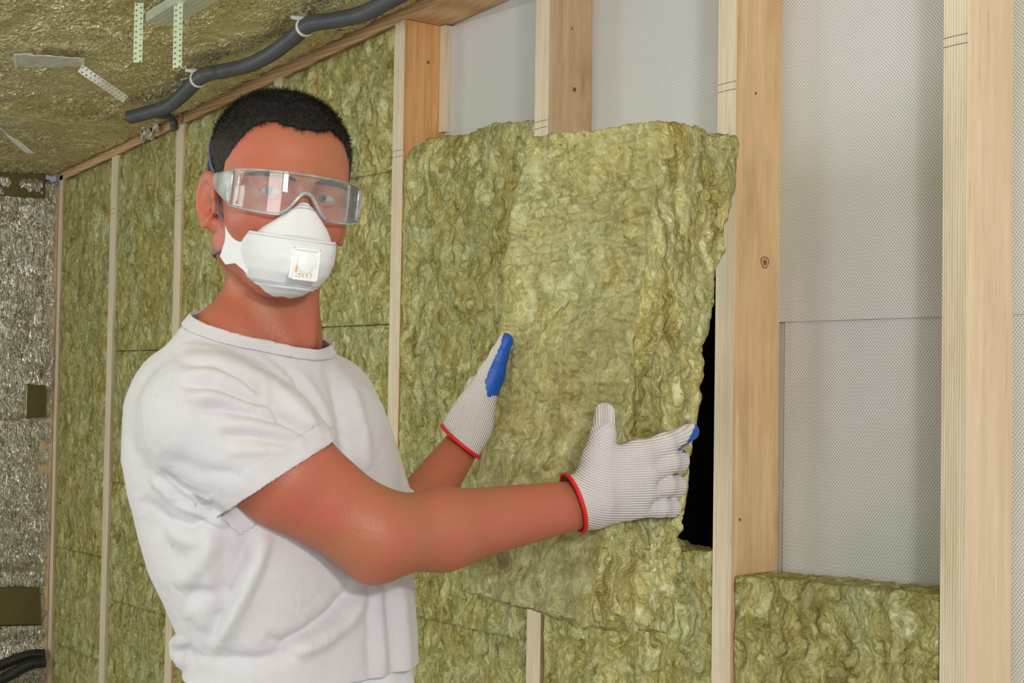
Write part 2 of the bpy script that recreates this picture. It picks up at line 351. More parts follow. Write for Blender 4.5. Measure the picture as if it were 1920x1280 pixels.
STUDS = dict(A=-1.24272, B=-1.67074, C=-2.13784, D=-2.60959, E=-3.122, F=-3.63738, G=-4.05587)
def stud(X0, zt, mat_side, label, w=W, wob=0.0, marks=None):
    root = empty('wall_stud', (X0+w/2, 0, 0), label, 'stud', 'wall studs')
    bm = bmesh.new()
    n = 34
    for i in range(n+1):
        z = zt(X0)*i/n if i < n else None
        rows = []
        for (x, y) in ((0, 0), (w, 0), (w, DEP), (0, DEP)):
            zz = z if z is not None else zt(X0+x)
            dx = wob*math.sin(2.3*zz+X0*7)
            rows.append(bm.verts.new((X0+x+dx, y, zz)))
        if i:
            for k in range(4): bm.faces.new((prev[k], prev[(k+1) % 4], rows[(k+1) % 4], rows[k]))
        else: bm.faces.new(rows)
        prev = rows
    bm.faces.new(prev)
    vert = [e for e in bm.edges if abs(e.verts[0].co.z-e.verts[1].co.z) > 0.02]
    bmesh.ops.bevel(bm, geom=vert, offset=0.0014, segments=1, affect='EDGES')
    o = bm_obj('beam', bm, mat_side, root); o.data.materials.append(PINE_FACE)
    for p in o.data.polygons:
        if p.normal.y < -0.8: p.material_index = 1
    for (z0, z1) in (marks or []):                     # thin pencil lines drawn across the front
        pts = [(X0+0.0005, -0.0004, z0), (X0+w*0.5, -0.0004, (z0+z1)/2+0.0005), (X0+w-0.0005, -0.0004, z1)]
        V, Fc = tube_data(pts, 0.00045, 4); mesh_obj('pencil_mark', V, Fc, PENCIL, root)
    return root
def plate_z(X): return 2.213+0.0819*(X+2.615)
mz = [(1.945, 1.9455), (1.9325, 1.933)]
def mk(zc): return [(zc, zc+0.001), (zc-0.0125, zc-0.0115)]
stud(STUDS['A'], plate_z, PINE_PALE, 'pale clean pine stud, rightmost in the frame wall, beside the bay with a low batt', marks=mk(1.943), wob=0.0006)
stud(STUDS['B'], plate_z, PINE_WARM, 'yellow pine stud with a brown knot, just right of the held batt', marks=mk(1.943))
stud(STUDS['C'], plate_z, PINE_SIDE, 'pine stud with small dark knots rising above the held batt', marks=mk(1.943))
stud(STUDS['D'], plate_z, PINE_ORANGE, 'orange sided pine stud, next right of the man\'s head', marks=mk(1.943))
stud(STUDS['E'], plate_z, PINE_SIDE, 'pine stud mostly hidden behind the man\'s dark hair')
stud(STUDS['F'], plate_z, PINE_WARM, 'pale pine stud between insulation batts just left of the man\'s ear', marks=mk(1.943))
stud(STUDS['G'], plate_z, PINE_FACE, 'narrow pine stud, second from the foil corner', marks=mk(1.943), w=0.037, wob=0.002)
stud(-4.4420, lambda X: plate_z(X)+0.016, PINE_SIDE, 'narrow pinkish pine stud in the corner against the foil wall', w=0.026)
# stud lining the corner on the foil wall's side
bm = bmesh.new(); box_bm(bm, (XCOR-0.016, -0.040, 0), (XCOR+0.0165, -0.001, 2.05), 0.001); tag(bm_obj('corner_batten', bm, PINE_SIDE), 'brownish batten standing along the foil wall corner', 'batten')
# packing strip at the back of the bay beside the orange stud
bm = bmesh.new(); box_bm(bm, (STUDS['D']+W+0.001, DEP-0.020, 1.99), (STUDS['D']+W+0.019, DEP-0.001, plate_z(-2.56)-0.001), 0.001)
tag(bm_obj('packing_strip', bm, PINE_FACE), 'short pale strip of wood against the back of the orange stud', 'wood strip')
# top plate, sloping with the ceiling
def beam_x(name, x0, x1, y0, y1, zlo, zhi, m, label, cat):
    bm = bmesh.new(); pts = []
    for X in (x0, x1):
        for (y, z) in ((y0, zlo), (y1, zlo), (y1, zhi), (y0, zhi)): pts.append(bm.verts.new((X, y, plate_z(X)+z)))
    for a, b in ((0, 1), (1, 2), (2, 3), (3, 0)): bm.faces.new((pts[a], pts[b], pts[b+4], pts[a+4]))
    bm.faces.new(pts[:4]); bm.faces.new(pts[4:]); bmesh.ops.bevel(bm, geom=bm.edges[:], offset=0.001, segments=1, affect='EDGES')
    return tag(bm_obj(name, bm, m), label, cat)
beam_x('top_plate', -4.46, -3.625, 0.0, DEP, 0.001, 0.045, PLATE, 'short length of top plate above the two bays nearest the foil corner', 'top plate')
beam_x('top_plate', -3.600, 1.2, 0.0, DEP, 0.001, 0.045, PLATE, 'long orange pine top plate running over the studs to the right', 'top plate')
# wind barrier sheets stapled at the back of the bays
def sheet(name, x0, x1, z0, z1, m, label, y=DEP+0.001, seed=0.0, wave=0.003, t=0.0015):
    def fn(U, V):
        return np.stack([U, y+wave*(0.5+0.5*fbm(np.stack([U*5+seed, V*2.2, U*0+seed], -1), 2)), np.minimum(V, plate_z(U)-0.001)], -1)
    o = grid_mesh(name, fn, np.linspace(x0, x1, 90), np.linspace(z0, z1, 130), m)
    return tag(o, label, 'membrane')
sheet('wind_barrier', -1.62, 0.2, 0.0, 1.571, MEMBRANE, 'grey dotted membrane sheet below the overlap seam, right bays', seed=4, wave=-0.002)
sheet('wind_barrier', -1.64, 0.2, 1.565, 2.60, MEMBRANE, 'grey dotted membrane sheet above the overlap seam, right bays', y=DEP-0.002, seed=1, wave=-0.002)
sheet('wind_barrier', -2.098, -1.668, 1.78, plate_z(-2.1)-0.001+0.035, MEMBRANE, 'grey dotted membrane behind the top of the held batt', y=DEP-0.001, seed=8, wave=-0.003)
sheet('wind_barrier', -2.598, -2.135, 0.0, plate_z(-2.598)+0.001, MEMBRANE, 'grey dotted membrane right of the orange stud', y=DEP-0.001, seed=12, wave=-0.003)
sheet('wind_barrier', -2.098, -1.668, 0.9, 1.78, MEMBRANE_BLACK, 'near-black dotted membrane seen in the gap right of the glove', y=DEP-0.001, seed=8, wave=-0.002)  # same dot pattern as the grey sheets, coloured near-black

# ------------------------------------------------------------------ mineral wool batts in the bays
def batt(x0, x1, z0, z1, label, y0=0.0, y1=DEP-0.006, res=0.006, amp=0.006, top=None, seed=0.0, m=None, group='insulation batts fitted between the studs', bow=0.0):
    """a fibrous slab: dense front, top, and plain sides; top(x) lifts the top edge"""
    nx = max(8, int((x1-x0)/res)); nz = max(8, int((z1-z0)/res)); ny = 8
    us = np.linspace(0, 1, nx+1); vz = np.linspace(0, 1, nz+1); vy = np.linspace(0, 1, ny+1)
    V = []; Fq = []; idx = {}
    def add(U, Vv, T):
        n, k = U.shape; X = x0+(x1-x0)*U; zt = z1+(top(X) if top else 0)
        Z = z0+(zt-z0)*Vv; Y = y0+(y1-y0)*T
        pts = np.stack([X, Y, Z], -1).reshape(-1, 3)
        base = len(V_all); V_all.extend(pts.tolist())
        I = base+np.arange(n*k).reshape(n, k)
        F_all.extend(np.stack([I[:-1, :-1], I[1:, :-1], I[1:, 1:], I[:-1, 1:]], -1).reshape(-1, 4).tolist())
    V_all = []; F_all = []
    U, Z_ = np.meshgrid(us, vz, indexing='ij'); add(U, Z_, U*0)                       # front
    U, T = np.meshgrid(us, vy, indexing='ij'); add(U, U*0+1, T); add(U[::-1], U*0, T)  # top, bottom
    T, Z_ = np.meshgrid(vy, vz, indexing='ij'); add(T*0, Z_[:, ::-1], T); add(T*0+1, Z_, T)
    V = np.array(V_all); p = V+seed
    wrp = np.stack([gnoise(p*22+k*31) for k in range(3)], 1)*0.016
    q = (p+wrp)*np.array([1, 1, 0.55])
    tuft = fbm(q*34, 4, 0.6)
    u = (V[:, 0]-x0)/(x1-x0); ed = np.clip(np.minimum(u, 1-u)*(x1-x0)/0.012, 0, 1)
    zt = z1+(top(V[:, 0]) if top else 0); edz = np.clip((zt-V[:, 2])/0.02, 0, 1)
    front = V[:, 1] < y0+1e-6
    ridge = 1-np.abs(gnoise((p+wrp*1.8)*np.array([24, 24, 9])))*2.2
    V[:, 1] += np.where(front, -amp*(tuft*0.62+0.45*ridge)*(0.25+0.75*ed)+amp*0.3, 0)
    V[:, 1] += np.where(front, (1-ed)**2*0.006+(1-edz)**2*0.004-bow*4*u*(1-u), 0)
    V[:, 2] += np.where(V[:, 2] > zt-1e-4, (0.0035 if 'below' in label or 'cut' in label else 0.0006)*fbm(p*55, 3, 0.6), 0)
    V[:, 0] += np.where((u > 0.001) & (u < 0.999), 0, 0)+np.where(front, 0.0015*gnoise(p*60), 0)*ed
    me_o = mesh_obj('insulation_batt', V, F_all, m or WOOL)
    bm = bmesh.new(); bm.from_mesh(me_o.data); bmesh.ops.remove_doubles(bm, verts=bm.verts[:], dist=0.0004)
    bmesh.ops.recalc_face_normals(bm, faces=bm.faces[:]); bm.to_mesh(me_o.data); bm.free()
    me_o.data.polygons.foreach_set('use_smooth', [True]*len(me_o.data.polygons))
    return tag(me_o, label, 'insulation batt', group)
g = 0.0016
def bay(a, b, wa=W): return a+wa+g, b-g
xa, xb = bay(STUDS['B'], STUDS['A']); batt(xa, xb, 0.60, 1.163, 'low insulation batt at lower right, cut level across the rightmost bay', top=lambda X: 0.012*(X-xa)/(xb-xa), res=0.0045, seed=1.1, amp=0.007)
batt(xa, xb, 0.0, 0.596, 'insulation batt on the floor below the lower right batt', res=0.02, seed=1.9)
xc, xd = bay(STUDS['C'], STUDS['B']); batt(xc, xd, 0.62, 1.190, 'insulation batt below the black gap, behind the foot of the held batt', top=lambda X: 0.004*np.sin(X*40), res=0.0045, seed=4.2, amp=0.007)
batt(xc, xd, 0.0, 0.616, 'insulation batt on the floor in the held batt\'s bay', res=0.02, seed=4.9)
xe, xf = bay(STUDS['D'], STUDS['C'])
batt(xe, xf, 0.99, 1.952, 'tall insulation batt left of the held one, its rounded top below bare membrane', y0=-0.004,
     top=lambda X: -0.030*np.exp(-(X-xe)/0.035)+0.004*np.sin(X*30), res=0.0045, seed=7.7, amp=0.008, bow=0.006)
batt(xe, xf, 0.0, 0.9885, 'insulation batt between the man\'s shirt and the held batt, low', res=0.006, seed=8.3)
def column(a, b, cuts, labels, zt, seed, res=0.0065, m=None, wa=W):
    x0_, x1_ = bay(a, b, wa)
    for i, lab in enumerate(labels):
        lo, hi = cuts[i], cuts[i+1]-0.0015
        lastt = (i == len(labels)-1)
        batt(x0_, x1_, lo, hi, lab, res=res if hi > 0.7 else 0.02, seed=seed+i*2.3, m=m, top=(lambda X: 0.0819*(X-x1_)) if lastt else None, y0=0.001, bow=0.002)
pz = lambda k: plate_z(STUDS[k])-0.003
column(STUDS['E'], STUDS['D'], [0, 0.62, 1.10, 1.582, 1.905, pz('D')], ['floor batt behind the man\'s hips', 'insulation batt hidden behind the man\'s chest', 'insulation batt right of the man\'s neck', 'insulation batt beside the man\'s mask and goggles, between two joints', 'top insulation batt right of the man\'s hair under the plate'], None, 11.0)
column(STUDS['F'], STUDS['E'], [0, 0.62, 1.10, 1.60, pz('E')], ['floor batt behind the man\'s back', 'insulation batt hidden behind the man\'s arm', 'insulation batt behind the man\'s collar', 'insulation batt behind the man\'s ear and nape'], None, 15.0)
column(STUDS['G'], STUDS['F'], [0, 0.40, 0.843, 1.172, 1.540, pz('F')], ['floor batt left of the man', 'bottom insulation batt left of the shirt hem', 'darker insulation batt left of the man\'s back between two close joints', 'insulation batt left of the man\'s shoulder', 'tall top insulation batt left of the man\'s ear'], None, 21.0, m=WOOL_FAR)
column(-4.442, STUDS['G'], [0, 0.664, 0.954, pz('G')], ['bottom insulation batt in the corner bay', 'second lowest insulation batt in the corner bay', 'tall insulation batt in the corner bay beside the foil'], None, 27.0, m=WOOL_FAR, wa=0.026)

# ------------------------------------------------------------------ straps, bracket, conduit, tapes
def strap(path, width, nrm, m, name='perforated_strap', parent=None, pitch=0.0105):
    """metal strip with scalloped edges and two rows of slots, holes cut in the mesh"""
    p = smooth_path(path, pitch/6); n = len(p); T = np.gradient(p, axis=0); T /= np.linalg.norm(T, axis=1)[:, None]
    nrm = np.asarray(nrm, float); S = np.cross(T, nrm); S /= np.linalg.norm(S, axis=1)[:, None]
    cols = np.array([-0.5, -0.36, -0.14, 0.0, 0.14, 0.36, 0.5]); bm = bmesh.new(); rows = []
    for i in range(n):
        ph = (i % 6)/6.0; sc = 1-0.10*abs(math.sin(math.pi*(i/6.0)))
        rows.append([bm.verts.new(tuple(p[i]+S[i]*c*width*(sc if abs(c) == 0.5 else 1))) for c in cols])
    for i in range(n-1):
        for k in range(6):
            if k == 1 and (i % 6) in (1, 2): continue
            if k == 4 and (i % 6) in (4, 5): continue
            bm.faces.new((rows[i][k], rows[i][k+1], rows[i+1][k+1], rows[i+1][k]))
    o = bm_obj(name, bm, m, parent); md = o.modifiers.new('thickness', 'SOLIDIFY'); md.thickness = 0.001
    return o
def down(q, d): return np.array([q[0], q[1], q[2]-d])
# profile with its two hanger arms at the top of the frame
pa = ceil_hit(299, 28, 0.016)
prof = empty('ceiling_profile', pa, 'galvanised steel ceiling channel at the top edge, two perforated arms hanging from it', 'ceiling channel')
ax = ceil_hit(378, 0, 0.016)-ceil_hit(329, 30, 0.016); ax /= np.linalg.norm(ax)
def channel(c, ax, L, wdt, hgt, m, parent, name):
    side = np.cross(ax, [0, 0, 1.0]); side /= np.linalg.norm(side); bm = bmesh.new(); ring = []
    prof_pts = [(-wdt/2, 0.0), (-wdt/2, -hgt)]+[(-wdt/2+wdt*k/10, -hgt+(0.0018 if k % 2 else 0)) for k in range(1, 10)]+[(wdt/2, -hgt), (wdt/2, 0.0)]
    for s_ in (0, L): ring.append([bm.verts.new(tuple(c+ax*s_+side*a+np.array([0, 0, b]))) for a, b in prof_pts])
    for k in range(len(prof_pts)-1): bm.faces.new((ring[0][k], ring[0][k+1], ring[1][k+1], ring[1][k]))
    o = bm_obj(name, bm, m, parent); md = o.modifiers.new('t', 'SOLIDIFY'); md.thickness = 0.0012; return o
mid = ceil_hit(299, 28, 0.014)
qa, qb = ceil_hit(268, 12, 0.016), ceil_hit(345, 6, 0.016)
channel(mid, ax, 0.9, 0.060, 0.020, STEEL, prof, 'channel')
for (x, y1_, q) in ((259, 118, qa), (341, 128, qb)):
    Zd = project(q)[2]-0.05
    t0, t1 = P3(x-(-2 if x < 300 else 6), 6, Zd), P3(x-2 if x < 300 else x+3, y1_, Zd)
    t1 = np.array([t0[0], t0[1], t1[2]])
    strap([t0, (t0+t1)/2, t1], 0.0185, FW, ZINC_GREEN, 'hanger_arm', prof)
# taped bracket with one bent arm, and the arm that enters at the left
br = empty('strap_bracket', ceil_hit(95, 112), 'bright foil taped hanger bracket with one perforated arm pointing to lower right', 'bracket')
a0, a1 = ceil_hit(30, 105, 0.012), ceil_hit(158, 120, 0.014)
strap([ceil_hit(150, 128, 0.02), ceil_hit(190, 155, 0.045), ceil_hit(235, 186, 0.065)], 0.020, -FW, ZINC, 'hanger_arm', br)
def patch(px, off, m, name, parent=None, label=None, cat=None, rough=0.003, n=14, hit=ceil_hit):
    """sheet of tape laid on the ceiling foil: four corner pixels give where it lies"""
    c = [hit(*q, off) for q in px]; us = np.linspace(0, 1, n*2); vv = np.linspace(0, 1, n); V = []
    for u in us:
        for v in vv:
            q = (c[0]*(1-u)+c[1]*u)*(1-v)+(c[3]*(1-u)+c[2]*u)*v; V.append(q)
    V = np.array(V); V[:, 2] += rough*fbm(V*45, 3, 0.6)
    I = np.arange(len(V)).reshape(len(us), n); Q = np.stack([I[:-1, :-1], I[1:, :-1], I[1:, 1:], I[:-1, 1:]], -1).reshape(-1, 4)
    o = mesh_obj(name, V, Q, m, parent); md = o.modifiers.new('t', 'SOLIDIFY'); md.thickness = 0.0012
    if label: tag(o, label, cat)
    return o
patch([(26, 100), (160, 108), (158, 124), (28, 128)], 0.012, TAPE_WHITE, 'foil_tape', br)
bm = bmesh.new(); bmesh.ops.create_uvsphere(bm, u_segments=12, v_segments=8, radius=0.004)
so = bm_obj('screw_head', bm, CONDUIT_BLACK, br, True); so.location = Vector(tuple(ceil_hit(105, 107, 0.015)))-br.location
s2 = strap([ceil_hit(-25, 216, 0.035), ceil_hit(15, 252, 0.05), ceil_hit(57, 287, 0.065)], 0.021, -FW, ZINC, 'perforated_strap')
tag(s2, 'perforated metal strap end hanging by the left edge below the yellow seam', 'strap')
# yellow seam strip along the foil
pth = smooth_path([ceil_hit(x, y, 0.013) for x, y in ((-30, 198), (30, 213), (85, 226), (150, 233), (240, 235))], 0.02)
Vv = []; 
for i, q in enumerate(pth):
    for sgn in (-1, 1): Vv.append(q+np.array([0.0105*sgn, 0, 0.0]))
Fq = [(2*i, 2*i+1, 2*i+3, 2*i+2) for i in range(len(pth)-1)]
o = mesh_obj('seam_tape', Vv, Fq, SEAM); md = o.modifiers.new('t', 'SOLIDIFY'); md.thickness = 0.001
tag(o, 'thin yellow strip of tape curving along the ceiling foil seam', 'tape')
# grey corrugated conduit clipped under the foil
cpx = [(790, -32), (735, -2), (680, 26), (625, 38), (580, 46), (545, 74), (505, 103), (460, 124), (415, 134), (380, 142), (350, 170), (320, 196), (285, 209), (243, 220)]
cp = smooth_path([ceil_hit(x, y, 0.027) for x, y in cpx], 0.0011)
V, Fc = tube_data(cp, 0.0165, 14, 0.07, 0.0055)
con = empty('corrugated_conduit', cp[len(cp)//2], 'long grey corrugated conduit clipped below the ceiling foil', 'conduit')
mesh_obj('hose', V, Fc, CONDUIT, con)
dp = smooth_path([ceil_hit(x, y, 0.016) for x, y in ((283, 214), (304, 216))]+[onY(318, 219, -0.03), onY(325, 230, -0.012), onY(326, 243, -0.012)], 0.0011)
V, Fc = tube_data(dp, 0.0095, 12, 0.06, 0.0042); tag(mesh_obj('corrugated_conduit', V, Fc, CONDUIT), 'short grey conduit branch bending down into the wall by a stud top', 'conduit')
for (x, y, lab) in ((567, 40, 'white cable clip on the conduit, the upper one nearer the frame top'), (377, 139, 'white cable clip on the conduit, the lower one left of the man\'s head')):
    q = ceil_hit(x, y, 0.014); root = empty('cable_clip', q, lab, 'clip')
    i = int(np.argmin(((cp-q)**2).sum(1))); T = cp[min(i+5, len(cp)-1)]-cp[max(i-5, 0)]; T /= np.linalg.norm(T)
    a = np.array([-T[1], T[0], 0]); a /= np.linalg.norm(a); up = np.cross(T, a)
    if up[2] < 0: up = -up
    arc = [cp[i]+(math.cos(t)*a+math.sin(t)*up)*0.0165 for t in np.linspace(math.radians(-230), math.radians(50), 18)]
    V, Fc = tube_data(arc, 0.0042, 8); mesh_obj('hoop', V, Fc, CLIP, root)
    V, Fc = tube_data([cp[i]+up*0.019-a*0.045, cp[i]+up*0.0175, cp[i]+up*0.018+a*0.03], [0.004, 0.006, 0.004], 8); mesh_obj('foot', V, Fc, CLIP, root)
# crumpled scrap of foil at the plate
patch([(262, 254), (296, 237), (300, 247), (268, 262)], 0.010, TAPE_WHITE, 'foil_scrap', None, 'crumpled bright scrap of foil where ceiling foil meets the top plate', 'foil scrap', rough=0.02)
# dark tapes on the foil wall
def xhit(x, y, off): return onX(x, y, XCOR+0.026+off)
patch([(-20, 1100), (74, 1100), (78, 1172), (-20, 1174)], 0.0, TAPE, 'foil_tape', None, 'wide dark tape across the foil wall near the bottom left corner', 'tape', rough=0.0, hit=xhit)
patch([(50, 720), (86, 722), (86, 782), (48, 784)], 0.0, TAPE, 'foil_tape', None, 'small dark square of tape on the foil wall, mid height at left', 'tape', rough=0.0, hit=xhit)
patch([(-20, 306), (86, 312), (84, 372), (-20, 366)], 0.0, TAPE, 'foil_tape', None, 'dark tape along the top of the foil wall under the ceiling', 'tape', rough=0.0, hit=xhit)
# black conduits low in the corner
for k, (pts, lab) in enumerate((([(-60, 1272), (0, 1247), (50, 1229), (82, 1226)], 'black corrugated conduit low at left, the upper of the pair'), ([(-60, 1300), (10, 1270), (55, 1246), (84, 1241)], 'black corrugated conduit low at left, the lower of the pair'))):
    q = smooth_path([onX(x, y, XCOR+0.035+0.040*k) for x, y in pts], 0.0012)
    V, Fc = tube_data(q, 0.0155, 14, 0.06, 0.0052); tag(mesh_obj('black_conduit', V, Fc, CONDUIT_BLACK), lab, 'conduit')

# knots that show in the studs
KNOT = mat_plain('pine_knot', (0.30, 0.15, 0.07), 0.6); KNOT_DARK = mat_plain('pine_knot_dark', (0.10, 0.065, 0.05), 0.7)
studs = {k: [o for o in C.objects if o.name.startswith('wall_stud') and abs(o.location.x-STUDS[k]-W/2) < 0.01][0] for k in 'ABCD'}
for k, x, y, rr in (('B', 1434, 492, 0.0095), ('B', 1417, 175, 0.0024), ('B', 1387, 974, 0.0025), ('C', 1077, 168, 0.0045), ('C', 1073, 54, 0.0022), ('D', 803, 117, 0.0035)):
    q = onX(x, y, STUDS[k]+W+0.0002); kn = None
    for j, (f_, m_, h_) in enumerate(((1.0, KNOT, 0.0003), (0.72, PINE_WARM, 0.0005), (0.5, KNOT, 0.0007), (0.18, KNOT_DARK, 0.0009)) if rr > 0.005 else ((1.0, KNOT, 0.0003), (0.6, KNOT_DARK, 0.0005))):
        bm = bmesh.new(); vs2 = [bm.verts.new((q[0]+h_, q[1]+rr*f_*math.cos(t)*(1+0.12*math.sin(3*t)), q[2]+rr*f_*1.15*math.sin(t)*(1+0.1*math.cos(2*t+j)))) for t in np.linspace(0, 2*math.pi, 20, endpoint=False)]
        bm.faces.new(vs2); r_ = bmesh.ops.extrude_face_region(bm, geom=bm.faces[:])
        for g_ in r_['geom']:
            if isinstance(g_, bmesh.types.BMVert): g_.co.x -= h_+0.0008
        o = bm_obj('knot' if j == 0 else 'knot_ring', bm, m_, studs[k] if j == 0 else kn)
        if j == 0: kn = o
# ------------------------------------------------------------------ implicit surfaces for soft shapes
def rcone(p, a, b, ra, rb):
    a = np.asarray(a, float); b = np.asarray(b, float); ab = b-a
    t = np.clip(((p-a)@ab)/(ab@ab), 0, 1)
    return np.linalg.norm(p-a-t[:, None]*ab, axis=1)-(ra+(rb-ra)*t)
def ell(p, c, r, R=None):
    q = p-np.asarray(c, float)
    if R is not None: q = q@R                          # columns of R are the ellipsoid's own axes
    r = np.asarray(r, float); k0 = np.linalg.norm(q/r, axis=1); k1 = np.linalg.norm(q/(r*r), axis=1)+1e-9
    return k0*(k0-1.0)/k1
def smin(a, b, k):
    h = np.clip(0.5+0.5*(b-a)/k, 0, 1); return b*(1-h)+a*h-k*h*(1-h)
def smax(a, b, k): return -smin(-a, -b, k)
def surface(fn, lo, hi, h, blk=8, slack=0.012):
    """surface nets over fn(points) < 0, evaluated only in the blocks near the surface"""
    lo = np.asarray(lo, float); n = (np.ceil((np.asarray(hi)-lo)/h/blk).astype(int))*blk; nb = n//blk
    bc = np.stack(np.meshgrid(*[np.arange(k) for k in nb], indexing='ij'), -1).reshape(-1, 3)
    cen = lo+(bc*blk+(blk-1)/2)*h; d = np.concatenate([fn(c) for c in np.array_split(cen, max(1, len(cen)//100000+1))])
    F = np.empty(n, np.float32); Fb = F.reshape(nb[0], blk, nb[1], blk, nb[2], blk)
    sg = np.where(d < 0, -1.0, 1.0).reshape(nb); Fb[:] = sg[:, None, :, None, :, None]
    near = bc[np.abs(d) < blk*h*0.87+slack]; off = np.stack(np.meshgrid(*[np.arange(blk)]*3, indexing='ij'), -1).reshape(-1, 3)
    for ch in np.array_split(near, max(1, len(near)*blk**3//400000+1)):
        P = lo+((ch[:, None, :]*blk+off[None])*h); v = fn(P.reshape(-1, 3)).reshape(len(ch), blk, blk, blk)
        Fb[ch[:, 0], :, ch[:, 1], :, ch[:, 2], :] = v
    S = F < 0; A = np.zeros(np.array(n)-1, np.int8)
    for dx in (0, 1):
        for dy in (0, 1):
            for dz in (0, 1): A += S[dx:n[0]-1+dx, dy:n[1]-1+dy, dz:n[2]-1+dz]
    cell = np.argwhere((A > 0) & (A < 8)); acc = np.zeros((len(cell), 3)); cnt = np.zeros(len(cell))
    cs = [(i, j, k) for i in (0, 1) for j in (0, 1) for k in (0, 1)]
    val = {c: F[cell[:, 0]+c[0], cell[:, 1]+c[1], cell[:, 2]+c[2]].astype(float) for c in cs}
    for c in cs:
        for ax in range(3):
            if c[ax]: continue
            e = list(c); e[ax] = 1; e = tuple(e); a, b = val[c], val[e]; m = (a < 0) != (b < 0)
            t = np.where(m, a/(a-b+1e-20), 0); pt = np.array(c, float)[None].repeat(len(cell), 0); pt[:, ax] += t
            acc += pt*m[:, None]; cnt += m
    V = lo+(cell+acc/cnt[:, None])*h
    M = n-1; key = (cell[:, 0]*M[1]+cell[:, 1])*M[2]+cell[:, 2]; Q = []
    for ax in range(3):
        sl0 = [slice(0, None)]*3; sl1 = [slice(0, None)]*3; sl0[ax] = slice(0, -1); sl1[ax] = slice(1, None)
        E = np.argwhere(S[tuple(sl0)] != S[tuple(sl1)]); b, c = [k for k in range(3) if k != ax]
        E = E[(E[:, b] > 0) & (E[:, c] > 0) & (E[:, b] < n[b]-1) & (E[:, c] < n[c]-1)]; quad = []
        for (db, dc) in ((-1, -1), (0, -1), (0, 0), (-1, 0)):
            q = E.copy(); q[:, b] += db; q[:, c] += dc; quad.append(np.searchsorted(key, (q[:, 0]*M[1]+q[:, 1])*M[2]+q[:, 2]))
        quad = np.stack(quad, 1); flip = S[E[:, 0], E[:, 1], E[:, 2]]
        if ax == 1: flip = ~flip
        quad[~flip] = quad[~flip][:, ::-1]; Q.append(quad)
    return V, np.concatenate(Q)
def vnormals(V, Q):
    n = np.cross(V[Q[:, 2]]-V[Q[:, 0]], V[Q[:, 3]]-V[Q[:, 1]]); N = np.zeros_like(V)
    for k in range(4): np.add.at(N, Q[:, k], n)
    return N/(np.linalg.norm(N, axis=1)[:, None]+1e-12)
def relax(V, Q, it=2, lam=0.5):
    for _ in range(it):
        A = np.zeros_like(V); c = np.zeros(len(V))
        for k in range(4):
            a, b = Q[:, k], Q[:, (k+1) % 4]
            np.add.at(A, a, V[b]); np.add.at(c, a, 1); np.add.at(A, b, V[a]); np.add.at(c, b, 1)
        V = V+lam*(A/np.maximum(c, 1)[:, None]-V)
    return V
def keep(V, Q, mask):
    """drop the faces whose vertices are not all in mask, and the loose vertices"""
    Q = Q[mask[Q].all(1)]; u = np.unique(Q); r = -np.ones(len(V), int); r[u] = np.arange(len(u)); return V[u], r[Q]

# ------------------------------------------------------------------ person materials
def mat_skin(name, base, red, seed=0.0, stubble=False):
    s = NT(name); co = s.map((1, 1, 1), loc=(seed, 0, 0))
    blot = s.noise(co, 11, 4, 0.6).outputs[0]; pore = s.noise(co, 420, 2, 0.6).outputs[0]; mid = s.noise(co, 60, 3, 0.6).outputs[0]
    c = s.mix(s.ramp(blot, [(0.35, (0, 0, 0)), (0.68, (1, 1, 1))]), base, red)
    c = s.mix(s.math('MULTIPLY', mid, 0.28), c, tuple(v*0.82 for v in base))
    return s.out(c, 0.47, s.bump(s.math('ADD', s.math('MULTIPLY', pore, 0.6), mid), 0.0014, 0.6), Subsurface_Weight=0.08, Subsurface_Radius=(0.012, 0.004, 0.002), Subsurface_Scale=0.6, Specular_IOR_Level=0.45)
SKIN = mat_skin('skin', (0.41, 0.148, 0.074), (0.49, 0.120, 0.076))
def mat_fabric(name, col, dirt, weave=900.0, smudge=()):
    s = NT(name); n1 = s.noise(s.co, 5, 3, 0.6).outputs[0]; n2 = s.noise(s.map((1, 1, 1)), weave, 2, 0.6).outputs[0]; n3 = s.noise(s.map((2.5, 2.5, 1.2)), 13, 5, 0.65).outputs[0]
    c = s.mix(n1, col, tuple(v*0.97 for v in col)); c = s.mix(s.math('MULTIPLY', s.ramp(n3, [(0.55, (0, 0, 0)), (0.75, (1, 1, 1))]), 0.35), c, dirt)
    for q, rr in smudge:                               # grime rubbed into the cloth
        vd = s.n('VectorMath', operation='DISTANCE'); s.put(vd.inputs[0], s.co); vd.inputs[1].default_value = tuple(q)
        ds = s.ramp(s.math('DIVIDE', vd.outputs['Value'], rr*1.6), [(0.0, (1, 1, 1)), (1.0, (0, 0, 0))]); g2 = s.ramp(s.noise(s.map((1, 1, 0.5)), 55, 4, 0.7, 1.5).outputs[0], [(0.40, (0, 0, 0)), (0.66, (1, 1, 1))])
        c = s.mix(s.math('MULTIPLY', s.math('MULTIPLY', ds, g2), 0.8), c, (0.36, 0.28, 0.22))
    return s.out(c, 0.9, s.bump(s.math('ADD', n2, s.math('MULTIPLY', s.noise(s.co, 30, 3, 0.5).outputs[0], 1.5)), 0.0008, 0.4), Specular_IOR_Level=0.15, Sheen_Weight=0.2)
SHIRT = mat_fabric('white_cotton', (0.63, 0.61, 0.64), (0.54, 0.49, 0.45), smudge=[(P3(622, 1165, 1.62), 0.045), (P3(600, 1120, 1.62), 0.022), (P3(545, 1010, 1.62), 0.020)])
TROUSER = mat_fabric('trouser_cotton', (0.76, 0.78, 0.82), (0.6, 0.6, 0.6))
